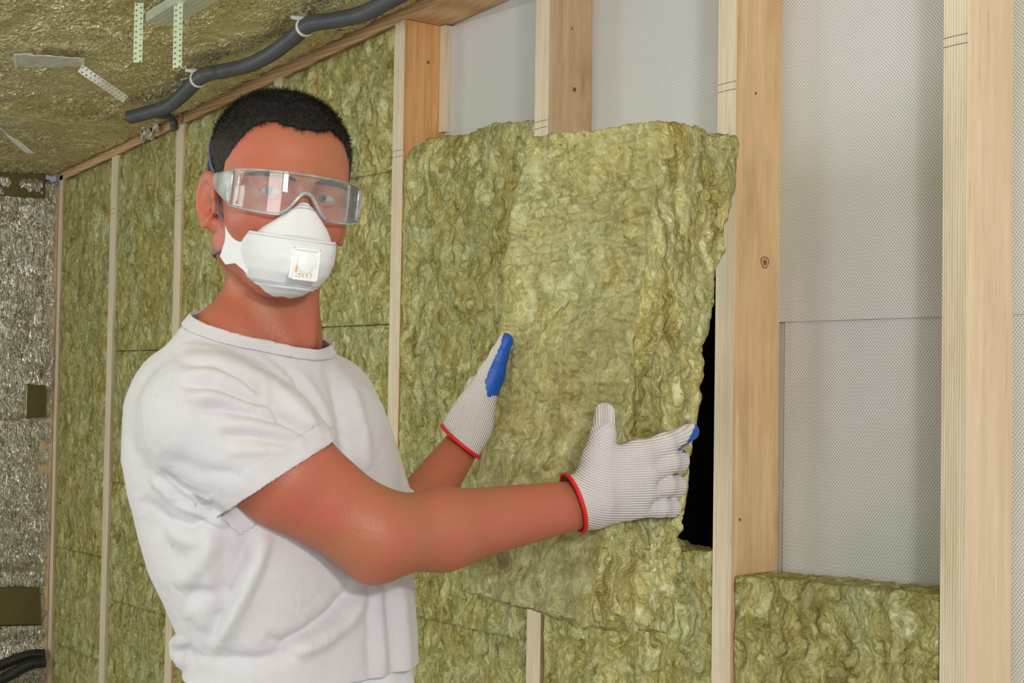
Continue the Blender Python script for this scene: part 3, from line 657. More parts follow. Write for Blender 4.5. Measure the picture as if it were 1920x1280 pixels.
def mat_knit(name, col, shade):
    s = NT(name); geo = s.n('UVMap'); X, Y, Z = xyz(s, geo.outputs[0])
    r = s.math('SINE', s.math('MULTIPLY', Y, 2*math.pi)); r2 = s.math('SINE', s.math('MULTIPLY', X, 2*math.pi*1.3))
    h = s.math('ADD', r, s.math('MULTIPLY', r2, 0.35)); c = s.mix(s.ramp(s.math('MULTIPLY_ADD', h, 0.36, 0.5), [(0.05, (0, 0, 0)), (0.5, (1, 1, 1))]), shade, col)
    return s.out(c, 0.85, s.bump(h, 0.0007, 0.8), Specular_IOR_Level=0.15)
KNIT = mat_knit('white_knit', (0.74, 0.71, 0.72), (0.54, 0.45, 0.47))
BLUE = mat_plain('blue_rubber', (0.004, 0.085, 0.46), 0.42, 0, 0.0012, 240)
REDTRIM = mat_plain('red_edging', (0.72, 0.008, 0.012), 0.6, 0, 0.0008, 500)
HAIR = mat_plain('dark_brown_hair', (0.009, 0.006, 0.004), 0.65, 0, 0.002, 300)
HAIRCAP = mat_plain('hair_roots', (0.013, 0.009, 0.007), 0.8, 0, 0.003, 260)
HAIRSIDE = mat_plain('greying_side_hair', (0.070, 0.055, 0.042), 0.6)
BROW = mat_plain('eyebrow_hair', (0.02, 0.012, 0.008), 0.7)
EYEW = mat_plain('eye_white', (0.36, 0.33, 0.32), 0.15); IRIS = mat_plain('iris', (0.10, 0.16, 0.19), 0.15); PUPIL = mat_plain('pupil', (0.01, 0.01, 0.01), 0.1)
MASK = mat_plain('respirator_fleece', (0.74, 0.75, 0.76), 0.9, 0, 0.0006, 700, Specular_IOR_Level=0.1)
VALVE = mat_plain('valve_plastic', (0.86, 0.86, 0.86), 0.35); STITCH = mat_plain('weld_dots', (0.42, 0.44, 0.50), 0.8); AMBER = mat_plain('amber_print', (0.72, 0.42, 0.06), 0.5)
STRAPB = mat_plain('blue_grey_elastic', (0.10, 0.14, 0.24), 0.7, 0, 0.0006, 900)
LIP = mat_skin('lip_skin', (0.50, 0.16, 0.12), (0.52, 0.15, 0.12))
def mat_clear(name, haze=0.05, fres=0.35, tint=(0.97, 0.98, 0.98)):
    s = NT(name); t = s.t; t.nodes.remove(s.b); out = t.nodes['Material Output']
    tr = s.n('BsdfTransparent'); tr.inputs[0].default_value = (*tint, 1); gl = s.n('BsdfGlossy'); gl.inputs['Roughness'].default_value = 0.03
    df = s.n('BsdfDiffuse'); df.inputs[0].default_value = (0.85, 0.9, 0.92, 1)
    lw_ = s.n('LayerWeight'); lw_.inputs[0].default_value = fres
    m1 = s.n('MixShader'); s.put(m1.inputs[0], s.math('MULTIPLY_ADD', lw_.outputs['Fresnel'], 0.9, 0.03)); t.links.new(tr.outputs[0], m1.inputs[1]); t.links.new(gl.outputs[0], m1.inputs[2])
    sm = s.ramp(s.noise(s.co, 28, 3, 0.6).outputs[0], [(0.40, (0, 0, 0)), (0.70, (1, 1, 1))])
    m2 = s.n('MixShader'); s.put(m2.inputs[0], s.math('MULTIPLY_ADD', sm, haze, haze*0.5)); t.links.new(m1.outputs[0], m2.inputs[1]); t.links.new(df.outputs[0], m2.inputs[2])
    t.links.new(m2.outputs[0], out.inputs[0]); return s.m
LENS = mat_clear('clear_lens', 0.085, 0.20); CLEAR = mat_clear('clear_plastic_edge', 0.34, 0.5)

# ------------------------------------------------------------------ the man: skeleton in the place
Rz = lambda v: np.array(v, float)
FH = _fw*np.array([1, 1, 0]); FH /= np.linalg.norm(FH)          # level, away from the camera
RH = _rt0
UPW = np.array([0, 0, 1.0])
hy, hr = math.radians(26), math.radians(4)
HF = math.cos(hy)*(-FH)+math.sin(hy)*RH                # where the face points
HXv = math.cos(hy)*RH+math.sin(hy)*FH                  # his left
HP = math.radians(7.0)
HU = UPW*math.cos(HP)+HF*math.sin(HP)*1.0; HF = HF*math.cos(HP)-UPW*math.sin(HP)
HU, HXv = HU*math.cos(hr)+HXv*math.sin(hr), HXv*math.cos(hr)-HU*math.sin(hr)
HC = P3(520, 365, 1.72)
HM = np.stack([HXv, HF, HU], 1)                        # local -> world
def to_head(p): return (p-HC)@HM
def from_head(q): return HC+np.asarray(q, float)@HM.T

def head_field(q, ears=True):
    """q in head space: x his left, y forward, z up, origin between the ears at eye height"""
    ax_ = np.abs(q[:, 0]); m = np.stack([ax_, q[:, 1], q[:, 2]], 1)
    d = ell(q, (0, -0.014, 0.030), (0.0755, 0.097, 0.081))
    d = smin(d, ell(q, (0, 0.020, 0.026), (0.063, 0.066, 0.064)), 0.03)
    d = smin(d, ell(q, (0, 0.026, -0.032), (0.060, 0.062, 0.074)), 0.03)
    d = smin(d, rcone(m, (0.048, -0.002, -0.060), (0.016, 0.056, -0.094), 0.019, 0.016), 0.03)
    d = smin(d, rcone(m, (0.048, 0.004, -0.030), (0.046, 0.000, -0.068), 0.015, 0.012), 0.015)
    d = smin(d, rcone(m, (0, 0.060, -0.096), (0.012, 0.056, -0.094), 0.017, 0.015), 0.02)
    d = smin(d, ell(m, (0.043, 0.052, -0.030), (0.020, 0.026, 0.020)), 0.025)
    d = smin(d, rcone(m, (0.006, 0.085, 0.017), (0.046, 0.066, 0.017), 0.012, 0.009), 0.018)
    d = smax(d, -ell(m, (0.032, 0.100, 0.000), (0.019, 0.019, 0.013)), 0.014)
    d = smin(d, ell(m, (0.032, 0.072, -0.001), (0.0165, 0.0135, 0.0125)), 0.006)
    d = smin(d, rcone(m, (0, 0.084, 0.010), (0, 0.106, -0.036), 0.007, 0.0100), 0.012)
    d = smin(d, ell(m, (0.0115, 0.095, -0.040), (0.0080, 0.011, 0.0075)), 0.008)
    d = smax(d, -ell(m, (0.0062, 0.103, -0.0485), (0.0032, 0.005, 0.004)), 0.003)
    d = smin(d, ell(m, (0, 0.083, -0.068), (0.024, 0.012, 0.016)), 0.016)
    d = smin(d, ell(m, (0, 0.0925, -0.0635), (0.021, 0.006, 0.0042)), 0.005)
    d = smin(d, ell(m, (0, 0.0915, -0.0735), (0.018, 0.0065, 0.0050)), 0.005)
    if ears:
        c = np.array([0.0715, 0.001, -0.020]); w = np.array([0.72, -0.62, 0.0]); w /= np.linalg.norm(w)   # ear leans out and back
        out_ = np.array([0.90, 0.42, 0.0]); e = m-c; u = e@np.array([-0.35, 0.93, 0.0]); n_ = e@np.array([0.93, 0.35, 0.0]); z = e[:, 2]-u*(-0.15)
        zz = z-0.002; ru = np.where(zz > 0, 0.0165, 0.0165+0.20*zz); ru = np.maximum(ru, 0.007)
        rr = np.sqrt((u/ru)**2+(zz/0.0300)**2)
        plate = smax((rr-1)*0.016, np.abs(n_-0.004-0.006*rr)-0.0032, 0.004)
        rim = np.sqrt(((rr-0.90)*0.0165)**2+(n_-0.0120)**2)-0.0036; rim = np.where((zz < -0.018), rim+0.0012, rim)
        rim = np.where((u > 0.004) & (zz < 0.004), rim+0.004, rim)
        anti = np.sqrt(((rr-0.50)*0.0165)**2+(n_-0.0085)**2)-0.0026
        conc = ell(np.stack([u, n_, zz], 1), (0.003, 0.0125, -0.007), (0.0080, 0.0075, 0.0100))
        ear = smin(plate, rim, 0.003); ear = smin(ear, anti, 0.003); ear = smax(ear, -conc, 0.003)
        ear = smin(ear, ell(np.stack([u, n_, zz], 1), (0.0135, 0.004, -0.006), (0.004, 0.005, 0.006)), 0.003)
        ear = smin(ear, ell(np.stack([u, n_, zz], 1), (0.004, 0.003, -0.025), (0.008, 0.0045, 0.008)), 0.005)
        d = smin(d, ear, 0.006)
    return d

# torso: a stack of ellipses turned with the chest, measured at each height
PHI = math.radians(50)
TF = math.sin(PHI)*RH-math.cos(PHI)*FH                 # chest faces here
TL = math.cos(PHI)*RH+math.sin(PHI)*FH                 # toward his left shoulder
ZT = 1.775
_rows = [(600, 372, 612), (650, 318, 640), (700, 296, 676), (760, 268, 708), (800, 261, 723), (860, 260, 735), (920, 271, 742), (1000, 290, 756), (1060, 308, 765), (1120, 334, 770), (1180, 360, 774), (1240, 370, 776), (1300, 356, 783), (1400, 352, 790), (1500, 360, 792)]
_tz, _tc, _ts = [], [], []
_e = 2.3/1.3; kk = ((0.20*math.cos(PHI))**_e+(0.128*math.sin(PHI))**_e)**(1/_e)
for (y, xl, xr) in _rows:
    c = P3((xl+xr)/2, y, ZT); hw = (xr-xl)/2*ZT/F_PX; _tz.append(c[2]); _tc.append(c[:2]); _ts.append(hw/kk)
_o = np.argsort(_tz); _tz = np.array(_tz)[_o]; _tc = np.array(_tc)[_o]; _ts = np.array(_ts)[_o]
TOPZ = P3(500, 668, ZT)[2]
def torso_field(p, grow=0.0):
    z = p[:, 2]; cx = np.interp(z, _tz, _tc[:, 0]); cy = np.interp(z, _tz, _tc[:, 1]); s_ = np.interp(z, _tz, _ts)
    q = np.stack([p[:, 0]-cx, p[:, 1]-cy], 1); a = q@TL[:2]; b = q@TF[:2]
    A = 0.20*s_+grow; B = 0.128*s_+grow
    r = (np.abs(a/A)**2.3+np.abs(b/B)**2.3)**(1/2.3)
    return smax((r-1)*np.minimum(A, B)*0.9, z-(TOPZ+grow), 0.06)
NECK0, NECK1 = P3(517, 470, 1.745), P3(503, 650, 1.775)
SH_R, SH_L = P3(390, 786, 1.645), P3(612, 765, 1.90)
EL_R, WR_R = P3(706, 1004, 1.668), P3(1082, 946, 1.836)
EL_L, WR_L = P3(722, 1040, 1.885), P3(872, 826, 2.066)
FA_R = P3(830, 992, 1.722); UA_R = P3(540, 892, 1.642)
def arms_field(p):
    d = rcone(p, SH_R, UA_R, 0.062, 0.0585)
    d = smin(d, rcone(p, UA_R, EL_R, 0.0585, 0.0435), 0.008)
    d = smin(d, rcone(p, EL_R, FA_R, 0.0440, 0.0445), 0.03)
    d = smin(d, rcone(p, FA_R, WR_R, 0.0445, 0.0300), 0.02)
    d = smin(d, ell(p, P3(700, 1058, 1.665), (0.018, 0.018, 0.016)), 0.022)
    e = rcone(p, SH_L, EL_L, 0.050, 0.038)
    e = smin(e, rcone(p, EL_L, EL_L*0.66+WR_L*0.34, 0.038, 0.037), 0.02)
    e = smin(e, rcone(p, EL_L*0.66+WR_L*0.34, WR_L, 0.037, 0.0240), 0.015)
    return d, e
def shoulders_field(p):
    d = rcone(p, NECK1+np.array([0, 0, -0.02])-TF*0.015, P3(380, 704, 1.69), 0.058, 0.044)
    d = smin(d, rcone(p, NECK1+np.array([0, 0, -0.03])-TF*0.01, P3(610, 738, 1.87), 0.052, 0.043), 0.03)
    d = smin(d, ell(p, P3(340, 742, 1.74), (0.048, 0.048, 0.055)), 0.035)
    return d
def neck_field(p):
    d = rcone(p, NECK0, NECK1, 0.0515, 0.0570)
    d = smin(d, rcone(p, NECK1-TF*0.01, P3(430, 650, 1.72), 0.055, 0.050), 0.045)
    # tendons from ear to collar and the throat
    d = smin(d, rcone(p, from_head((-0.046, -0.015, -0.075)), P3(540, 640, 1.715), 0.008, 0.007), 0.025)
    d = smin(d, rcone(p, from_head((0.044, 0.0, -0.085)), P3(575, 640, 1.735), 0.008, 0.007), 0.025)
    return d
def body_field(p):
    d = torso_field(p, -0.032); d = smin(d, shoulders_field(p)+0.012, 0.035)
    a, b = arms_field(p); d = smin(smin(d, a, 0.010), b, 0.015)
    n_ = neck_field(p); h = head_field(to_head(p)); nh = smin(n_, h, 0.014)
    return smin(d, nh, 0.03)

man = empty('person', (P3(510, 900, ZT)[0], P3(510, 900, ZT)[1], 0.0), 'man in white t-shirt, clear goggles, white mask and gloves holding an insulation batt', 'person')
lo = np.minimum.reduce([SH_R, SH_L, EL_R, WR_R, WR_L, EL_L, P3(250, 900, ZT)])-0.16; hi = np.maximum.reduce([SH_R, SH_L, EL_R, WR_R, WR_L, HC])+0.16
lo[2] = P3(500, 1330, ZT)[2]; hi[2] = HC[2]+0.14
V, Q = surface(body_field, lo, hi, 0.0026)
V = relax(V, Q, 1, 0.4)
mesh_obj('body', V, Q, SKIN, man)
print('body', len(V))

# ------------------------------------------------------------------ t-shirt
HEM_Z = P3(500, 1252, ZT)[2]
sl_a, sl_b = P3(613, 843, 1.642), P3(425, 966, 1.642)
sl_mid = (sl_a+sl_b)/2; arm_dir = (EL_R-SH_R)/np.linalg.norm(EL_R-SH_R)
sl_ax = sl_b-sl_a; sl_n = np.cross(sl_ax, FW); sl_n /= np.linalg.norm(sl_n)
if sl_n@arm_dir < 0: sl_n = -sl_n
armL = (EL_L-SH_L)/np.linalg.norm(EL_L-SH_L); slL = SH_L+armL*0.15
def sleeve_R(p):
    c = sl_mid
    return smin(rcone(p, SH_R, SH_R+arm_dir*0.06, 0.0745, 0.0755), rcone(p, SH_R+arm_dir*0.06, c+arm_dir*0.03, 0.0755, 0.0690), 0.02)
def shirt_field(p):
    d = torso_field(p, 0.0)
    d = smin(d, shoulders_field(p), 0.035)
    d = smin(d, smax(sleeve_R(p), (p-sl_mid)@sl_n, 0.002), 0.014)
    d = smin(d, smax(rcone(p, SH_L, slL+armL*0.05, 0.060, 0.055), (p-slL)@armL, 0.002), 0.025)
    d = smin(d, neck_field(p)-0.004, 0.03)
    bel = ell(p, P3(372, 1214, 1.74), (0.024, 0.024, 0.020)); d = smin(d, bel, 0.025)
    return d
n1 = P3(357, 580, 1.745); n2 = P3(609, 640, 1.80); n3 = P3(505, 650, 1.655)
nn = np.cross(n2-n1, n3-n1); nn /= np.linalg.norm(nn); nn = nn if nn[2] > 0 else -nn
lo = np.minimum.reduce([SH_R, SH_L, sl_mid, P3(250, 900, ZT), P3(780, 900, ZT)])-0.18; hi = np.maximum.reduce([SH_R, SH_L, sl_mid, P3(250, 900, ZT), P3(780, 900, ZT)])+0.18
lo[2] = HEM_Z-0.03; hi[2] = n1[2]+0.08
V, Q = surface(shirt_field, lo, hi, 0.0032)
V = relax(V, Q, 2, 0.5)
def under(p): return smin(torso_field(p, -0.0022), shoulders_field(p)+0.0022, 0.035)   # the cloth of the trunk goes on under the arm
V1, Q1 = surface(lambda p: smax(under(p), p[:, 2]-SH_R[2]-0.04, 0.004), lo, hi, 0.0040); N1 = vnormals(V1, Q1); Q1 = Q1[(N1[Q1][:, :, 2].mean(1) < 0.5)]
n_outer = len(Q); N = vnormals(V, Q); N = np.concatenate([N, N1]); Q = np.concatenate([Q, Q1+len(V)]); V = np.concatenate([V, V1])
# folds: each runs along a line on the cloth; positive lifts a ridge, negative sinks a valley
def polydist(x, y, pl):
    best = np.full(len(x), 1e9); along = np.zeros(len(x)); L = [0]
    for a, b in zip(pl[:-1], pl[1:]): L.append(L[-1]+math.hypot(b[0]-a[0], b[1]-a[1]))
    for i, (a, b) in enumerate(zip(pl[:-1], pl[1:])):
        dx, dy = b[0]-a[0], b[1]-a[1]; t = np.clip(((x-a[0])*dx+(y-a[1])*dy)/(dx*dx+dy*dy), 0, 1)
        d = np.hypot(x-a[0]-t*dx, y-a[1]-t*dy); sd = np.sign((x-a[0])*dy-(y-a[1])*dx)
        m = d < np.abs(best); best = np.where(m, d*np.where(sd == 0, 1, sd), best); along = np.where(m, (L[i]+t*(L[i+1]-L[i]))/L[-1], along)
    return best, along
FOLDS = [  # line, half width px, amplitude m, steep side
 ([(330, 655), (380, 650), (430, 665), (480, 695), (505, 745)], 9, 0.0055), ([(335, 680), (400, 680), (450, 705), (500, 757)], 7, -0.0045),
 ([(335, 672), (395, 668), (450, 688), (485, 715)], 7, 0.003), ([(340, 702), (400, 700), (460, 725), (505, 760)], 7, 0.004),
 ([(335, 722), (400, 722), (460, 745), (510, 765)], 7, -0.0035), ([(335, 745), (400, 742), (470, 765), (530, 780)], 8, 0.0035),
 ([(360, 768), (420, 765), (480, 775), (560, 800)], 9, -0.0035), ([(400, 795), (460, 795), (520, 805), (580, 826)], 9, 0.003), ([(410, 815), (480, 818), (560, 835)], 9, -0.003),
 ([(420, 845), (480, 842), (550, 838)], 9, 0.002), ([(300, 850), (380, 880), (460, 890)], 12, -0.002),
 ([(505, 757), (540, 790), (575, 815), (605, 838)], 7, -0.007), ([(490, 700), (530, 740), (570, 790), (600, 820)], 9, 0.005),
 ([(400, 618), (460, 650), (520, 690), (560, 750), (590, 800)], 9, 0.004), ([(430, 622), (500, 660), (550, 710), (580, 770)], 8, -0.003),
 ([(520, 665), (570, 710), (605, 770), (625, 850)], 10, 0.0032), ([(600, 660), (625, 720), (640, 790), (650, 870)], 10, -0.003), ([(620, 655), (655, 720), (680, 800), (690, 880)], 10, 0.003),
 ([(300, 880), (340, 915), (400, 950), (440, 975)], 8, -0.005), ([(285, 885), (330, 935), (390, 965), (430, 985)], 8, 0.004), ([(300, 900), (350, 925), (400, 935)], 5, 0.003), ([(320, 935), (365, 945), (405, 960)], 5, -0.003),
 ([(310, 990), (360, 1010), (410, 985)], 12, 0.005), ([(270, 930), (310, 970), (360, 985), (405, 960)], 12, -0.004),
 ([(475, 985), (462, 1030), (440, 1090), (420, 1150), (400, 1195), (385, 1240)], 12, -0.0075), ([(500, 1000), (480, 1060), (455, 1120), (425, 1180), (402, 1225)], 12, 0.007),
 ([(405, 990), (395, 1040), (400, 1100), (420, 1145)], 11, 0.0055), ([(425, 1010), (420, 1070), (415, 1140)], 9, -0.005), ([(335, 1100), (370, 1060), (405, 1010)], 11, 0.006), ([(350, 1110), (400, 1105), (415, 1120)], 9, -0.005),
 ([(280, 960), (330, 1040), (360, 1055)], 13, -0.004), ([(345, 1150), (372, 1140), (395, 1175), (388, 1230)], 10, 0.006), ([(345, 1205), (352, 1232), (370, 1215)], 10, -0.006), ([(338, 1190), (332, 1225), (352, 1248)], 8, 0.006),
 ([(668, 1090), (630, 1145), (580, 1185), (530, 1210), (495, 1195)], 12, -0.0065), ([(690, 1105), (650, 1165), (600, 1205), (540, 1228)], 13, 0.005), ([(560, 1225), (480, 1240), (400, 1235)], 13, -0.0045),
 ([(725, 1090), (735, 1160), (740, 1280)], 11, -0.0035), ([(705, 1090), (712, 1180), (718, 1280)], 11, 0.003), ([(750, 1090), (758, 1180), (762, 1280)], 9, 0.003), ([(690, 1095), (694, 1190), (697, 1280)], 9, -0.002),
]
px, py, pz_ = project(V); face = np.clip(-(N@FW)*2.2+0.25, 0, 1); disp = np.zeros(len(V))
for pl, w_, amp in FOLDS:
    mx_, my_ = sum(a for a, b in pl)/len(pl), sum(b for a, b in pl)/len(pl)
    if mx_ < 435 and my_ > 985: amp, w_ = amp*0.62, w_*1.35
    m = (px > min(a for a, b in pl)-60) & (px < max(a for a, b in pl)+60) & (py > min(b for a, b in pl)-60) & (py < max(b for a, b in pl)+60)
    if not m.any(): continue
    d, t = polydist(px[m], py[m], pl); ends = np.clip(np.minimum(t, 1-t)*5, 0, 1)**0.7
    u = d/(w_*0.85); disp[m] += 1.9*amp*np.exp(-0.5*u*u)*ends*(1-0.25*np.tanh(u))
disp *= face*np.clip((-((V-n3)@nn)-0.010)/0.035, 0, 1)
back = np.clip((N@FW)*2, 0, 1)
disp += back*0.004*fbm(V*np.array([9, 9, 4.0]), 2)+0.0007*fbm(V*24, 2)+face*0.0006*fbm(V*np.array([70, 70, 110.0]), 2)
V = V+N*disp[:, None]
for _ in range(2):                                     # the cloth never sinks into the skin
    s_ = (V-sl_mid)@sl_n; rad = np.linalg.norm(V-sl_mid-s_[:, None]*sl_n, axis=1); sL_ = (V-slL)@armL
    near = np.clip(0.0035-body_field(V), 0, 0.02)*~(((s_ > -0.006) & (rad < 0.10)) | ((sL_ > -0.006) & (np.linalg.norm(V-slL, axis=1) < 0.09))); V = V+N*near[:, None]
me = bpy.data.meshes.new('t_shirt'); me.from_pydata(V.tolist(), [], Q.tolist()); me.update(); me.materials.append(SHIRT); me.materials.append(SHIRT)
me.polygons.foreach_set('material_index', (np.arange(len(Q)) >= n_outer).astype(int))
bm = bmesh.new(); bm.from_mesh(me)
def cut(co, no, cond=None):
    bmesh.ops.bisect_plane(bm, geom=bm.verts[:]+bm.edges[:]+bm.faces[:], dist=1e-5, plane_co=tuple(co), plane_no=tuple(no), clear_outer=cond is None)
cut(n3, nn); cut((0, 0, HEM_Z), (0, 0, -1))
# sleeves: the cloth ends at the hem plane; open it there
for (co, no, fld, gap) in ((sl_mid-sl_n*0.004, sl_n, lambda q: sleeve_R(q), 0.09), (slL-armL*0.004, armL, lambda q: rcone(q, SH_L, slL+armL*0.05, 0.060, 0.055), 0.075)):
    cut(co, no, cond=1); fs = [f for f in bm.faces]
    Cc = np.array([f.calc_center_median()[:] for f in fs]); s_ = (Cc-co)@no; rad = np.linalg.norm((Cc-co)-s_[:, None]*no, axis=1)
    m = np.array([f.material_index == 0 for f in fs]) & (s_ > 1e-5) & (s_ < 0.03) & (rad < gap) & (fld(Cc) < 0.003)
    bmesh.ops.delete(bm, geom=[f for f, k in zip(fs, m) if k], context='FACES')
# raised bands: collar rib and sleeve hem, cut out of the same cloth
def band(name, test, lift):
    fs = [f for f in bm.faces if test(f.calc_center_median())]; b2 = bmesh.new(); mp = {}
    for f in fs:
        for v in f.verts:
            if v not in mp: mp[v] = b2.verts.new(v.co+v.normal*lift)
        b2.faces.new([mp[v] for v in f.verts])
    o = bm_obj(name, b2, SHIRT, shirt, True); md = o.modifiers.new('thickness', 'SOLIDIFY'); md.thickness = 0.0012; md.offset = 1.0
    return o
bmesh.ops.delete(bm, geom=[v for v in bm.verts if not v.link_faces], context='VERTS')
cut(n3-nn*0.0125, nn, 1); cut(sl_mid-sl_n*0.028, sl_n, 1); bm.normal_update()
for f in bm.faces: f.material_index = 0
me2 = bpy.data.meshes.new('t_shirt'); bm.to_mesh(me2); set_mat(me2, SHIRT); me2.polygons.foreach_set('use_smooth', [True]*len(me2.polygons))
shirt = link('t_shirt', me2, man); md = shirt.modifiers.new('thickness', 'SOLIDIFY'); md.thickness = 0.0016; md.offset = 1.0
n3v, nnv, slv, snv = Vector(tuple(n3)), Vector(tuple(nn)), Vector(tuple(sl_mid)), Vector(tuple(sl_n))
band('collar', lambda c: (c-n3v).dot(nnv) > -0.0125, 0.0026)
band('sleeve_hem', lambda c: -0.028 < (c-slv).dot(snv) < 0.0005 and ((c-slv)-snv*((c-slv).dot(snv))).length < 0.10 and sleeve_R(np.array([c]))[0] > -0.02 and torso_field(np.array([c]))[0] > 0.006, 0.0026)
bm.free()
# shoulder seam stitched round the sleeve head
def snap(pl, field, lift, Z0=1.5, step=0.004, Z1=2.1):
    out = []
    for (x, y) in pl:
        Zs = np.linspace(Z0, Z1, 400); P = CAM+np.outer(Zs, ray(x, y)); d = field(P); k = np.argmax(d < lift)
        if d[k] < lift: out.append(P[k])
    return np.array(out)
def densify(pl, n):
    p = smooth_path([(a, b, 0) for a, b in pl], 3.0); return [(a, b) for a, b, _ in p[::max(1, n)]]
sh2 = lambda P: shirt_field(P)
from mathutils.bvhtree import BVHTree
_bv = BVHTree.FromPolygons([v.co[:] for v in me2.vertices], [p.vertices[:] for p in me2.polygons])
def snap2(pl):
    out = []
    for (x, y) in pl:
        d = ray(x, y); h = _bv.ray_cast(Vector(tuple(CAM)), Vector(tuple(d/np.linalg.norm(d))))
        if h[0] is not None: out.append(np.array(h[0])-FW*0.0024)
    return np.array(out)
sp_ = snap2(densify([(345, 672), (318, 680), (290, 700), (272, 735), (270, 780), (276, 830), (288, 868), (320, 905), (360, 935), (398, 957)], 2))
V2, F2 = tube_data(relax(sp_, np.array([[0, 0, 0, 0]]), 0), 0.0009, 6); mesh_obj('shoulder_seam', V2, F2, SHIRT, shirt)

# ------------------------------------------------------------------ trousers and shoes (below the frame)
hipc = np.array([np.interp(HEM_Z, _tz, _tc[:, 0]), np.interp(HEM_Z, _tz, _tc[:, 1]), HEM_Z])
def trouser_field(p):
    d = torso_field(p, -0.008); d = smax(d, p[:, 2]-(HEM_Z+0.03), 0.01); d = smax(d, (HEM_Z-0.20)-p[:, 2], 0.03)
    for sg in (-1, 1):
        h_ = hipc+TL*0.085*sg+np.array([0, 0, -0.14]); k_ = h_+TF*0.03+TL*0.02*sg; k_[2] = 0.50; a_ = h_-TF*0.01+TL*0.03*sg; a_[2] = 0.09
        d = smin(d, smin(rcone(p, h_, k_, 0.092, 0.070), rcone(p, k_, a_, 0.070, 0.058), 0.03), 0.05)
    return smax(d, 0.055-p[:, 2], 0.01)
V, Q = surface(trouser_field, (hipc[0]-0.32, hipc[1]-0.32, 0.0), (hipc[0]+0.32, hipc[1]+0.32, HEM_Z+0.06), 0.009)
N = vnormals(V, Q); V = V+N*(0.004*fbm(V*np.array([14, 14, 6]), 3))[:, None]; mesh_obj('trousers', V, Q, TROUSER, man)
for sg in (-1, 1):
    a_ = hipc+TL*0.115*sg-TF*0.01
    def shoe(p):
        d = rcone(p, (a_[0]-TF[0]*0.05, a_[1]-TF[1]*0.05, 0.045), (a_[0]+TF[0]*0.15, a_[1]+TF[1]*0.15, 0.036), 0.044, 0.038)
        d = smin(d, rcone(p, (a_[0], a_[1], 0.06), (a_[0], a_[1], 0.10), 0.042, 0.045), 0.03)
        return smax(d, 0.003-p[:, 2], 0.004)
    V, Q = surface(shoe, (a_[0]-0.24, a_[1]-0.24, -0.01), (a_[0]+0.24, a_[1]+0.24, 0.16), 0.006); mesh_obj('shoe', V, Q, CONDUIT_BLACK, man)

# ------------------------------------------------------------------ hair
def hairline(th):                                      # lowest height of the hair at an angle from the face
    return np.interp(th, [0, 12, 24, 36, 46, 54, 62, 74, 86, 100, 118, 140, 180], [0.0715, 0.073, 0.077, 0.074, 0.066, 0.046, 0.026, -0.002, 0.010, 0.012, -0.035, -0.058, -0.066])
def hair_field(p):
    q = to_head(p); th = np.degrees(np.abs(np.arctan2(q[:, 0], q[:, 1]+0.005)))
    top = np.clip((q[:, 2]-0.03)/0.07, 0, 1); thick = 0.0012+0.0060*top
    d = head_field(q, False)-thick
    line = hairline(th)+0.004*gnoise(q*90)
    return smax(d, (line-q[:, 2])*0.8, 0.006)
V, Q = surface(hair_field, HC-0.16, HC+0.16, 0.0028)
N = vnormals(V, Q); V = V+N*(0.0012*fbm(V*150, 2))[:, None]
qh = to_head(V)
hair = mesh_obj('hair', V, Q, HAIRCAP, man)
# short strands, combed forward on top and down at the sides
rs = np.random.RandomState(3); ok = (head_field(qh, False) > 0.0008)
cand = np.where(ok)[0]; pick = rs.choice(cand, 26000); P0 = V[pick]+rs.normal(size=(len(pick), 3))*0.0012; Nn = N[pick]; q0 = qh[pick]
topk = np.clip((q0[:, 2]-0.035)/0.06, 0, 1)[:, None]
comb = topk*(HF[None]*0.75+rs.normal(size=(len(pick), 3))*0.35)+(1-topk)*(-HU[None]*0.85-HF[None]*0.25+rs.normal(size=(len(pick), 3))*0.15)
comb -= (comb*Nn).sum(1)[:, None]*Nn
D = Nn*(0.25+0.45*topk)+comb; D /= np.linalg.norm(D, axis=1)[:, None]; Ln = (0.0040+0.0070*topk)*rs.uniform(0.7, 1.2, (len(pick), 1))
side = np.cross(D, Nn+rs.normal(size=Nn.shape)*0.3); side /= np.linalg.norm(side, axis=1)[:, None]; wd = 0.00022
P0 = P0-Nn*0.001; M_ = P0+D*Ln*0.55; T_ = P0+D*Ln-Nn*Ln*0.18
HV = np.stack([P0-side*wd, P0+side*wd, M_+side*wd*0.8, M_-side*wd*0.8, T_], 1)
for nm, sel, mt in (('hair_strands', topk[:, 0] > 0.30, HAIR), ('side_hair', topk[:, 0] <= 0.30, HAIRSIDE)):
    hv = HV[sel].reshape(-1, 3); k = np.arange(len(hv)//5)[:, None]*5
    fc = np.concatenate([(k+np.array([[0, 1, 2, 3]])).tolist(), ]).tolist()+(k+np.array([[3, 2, 4]])).tolist()
    o = mesh_obj(nm, hv, fc, mt, hair, smooth=False)
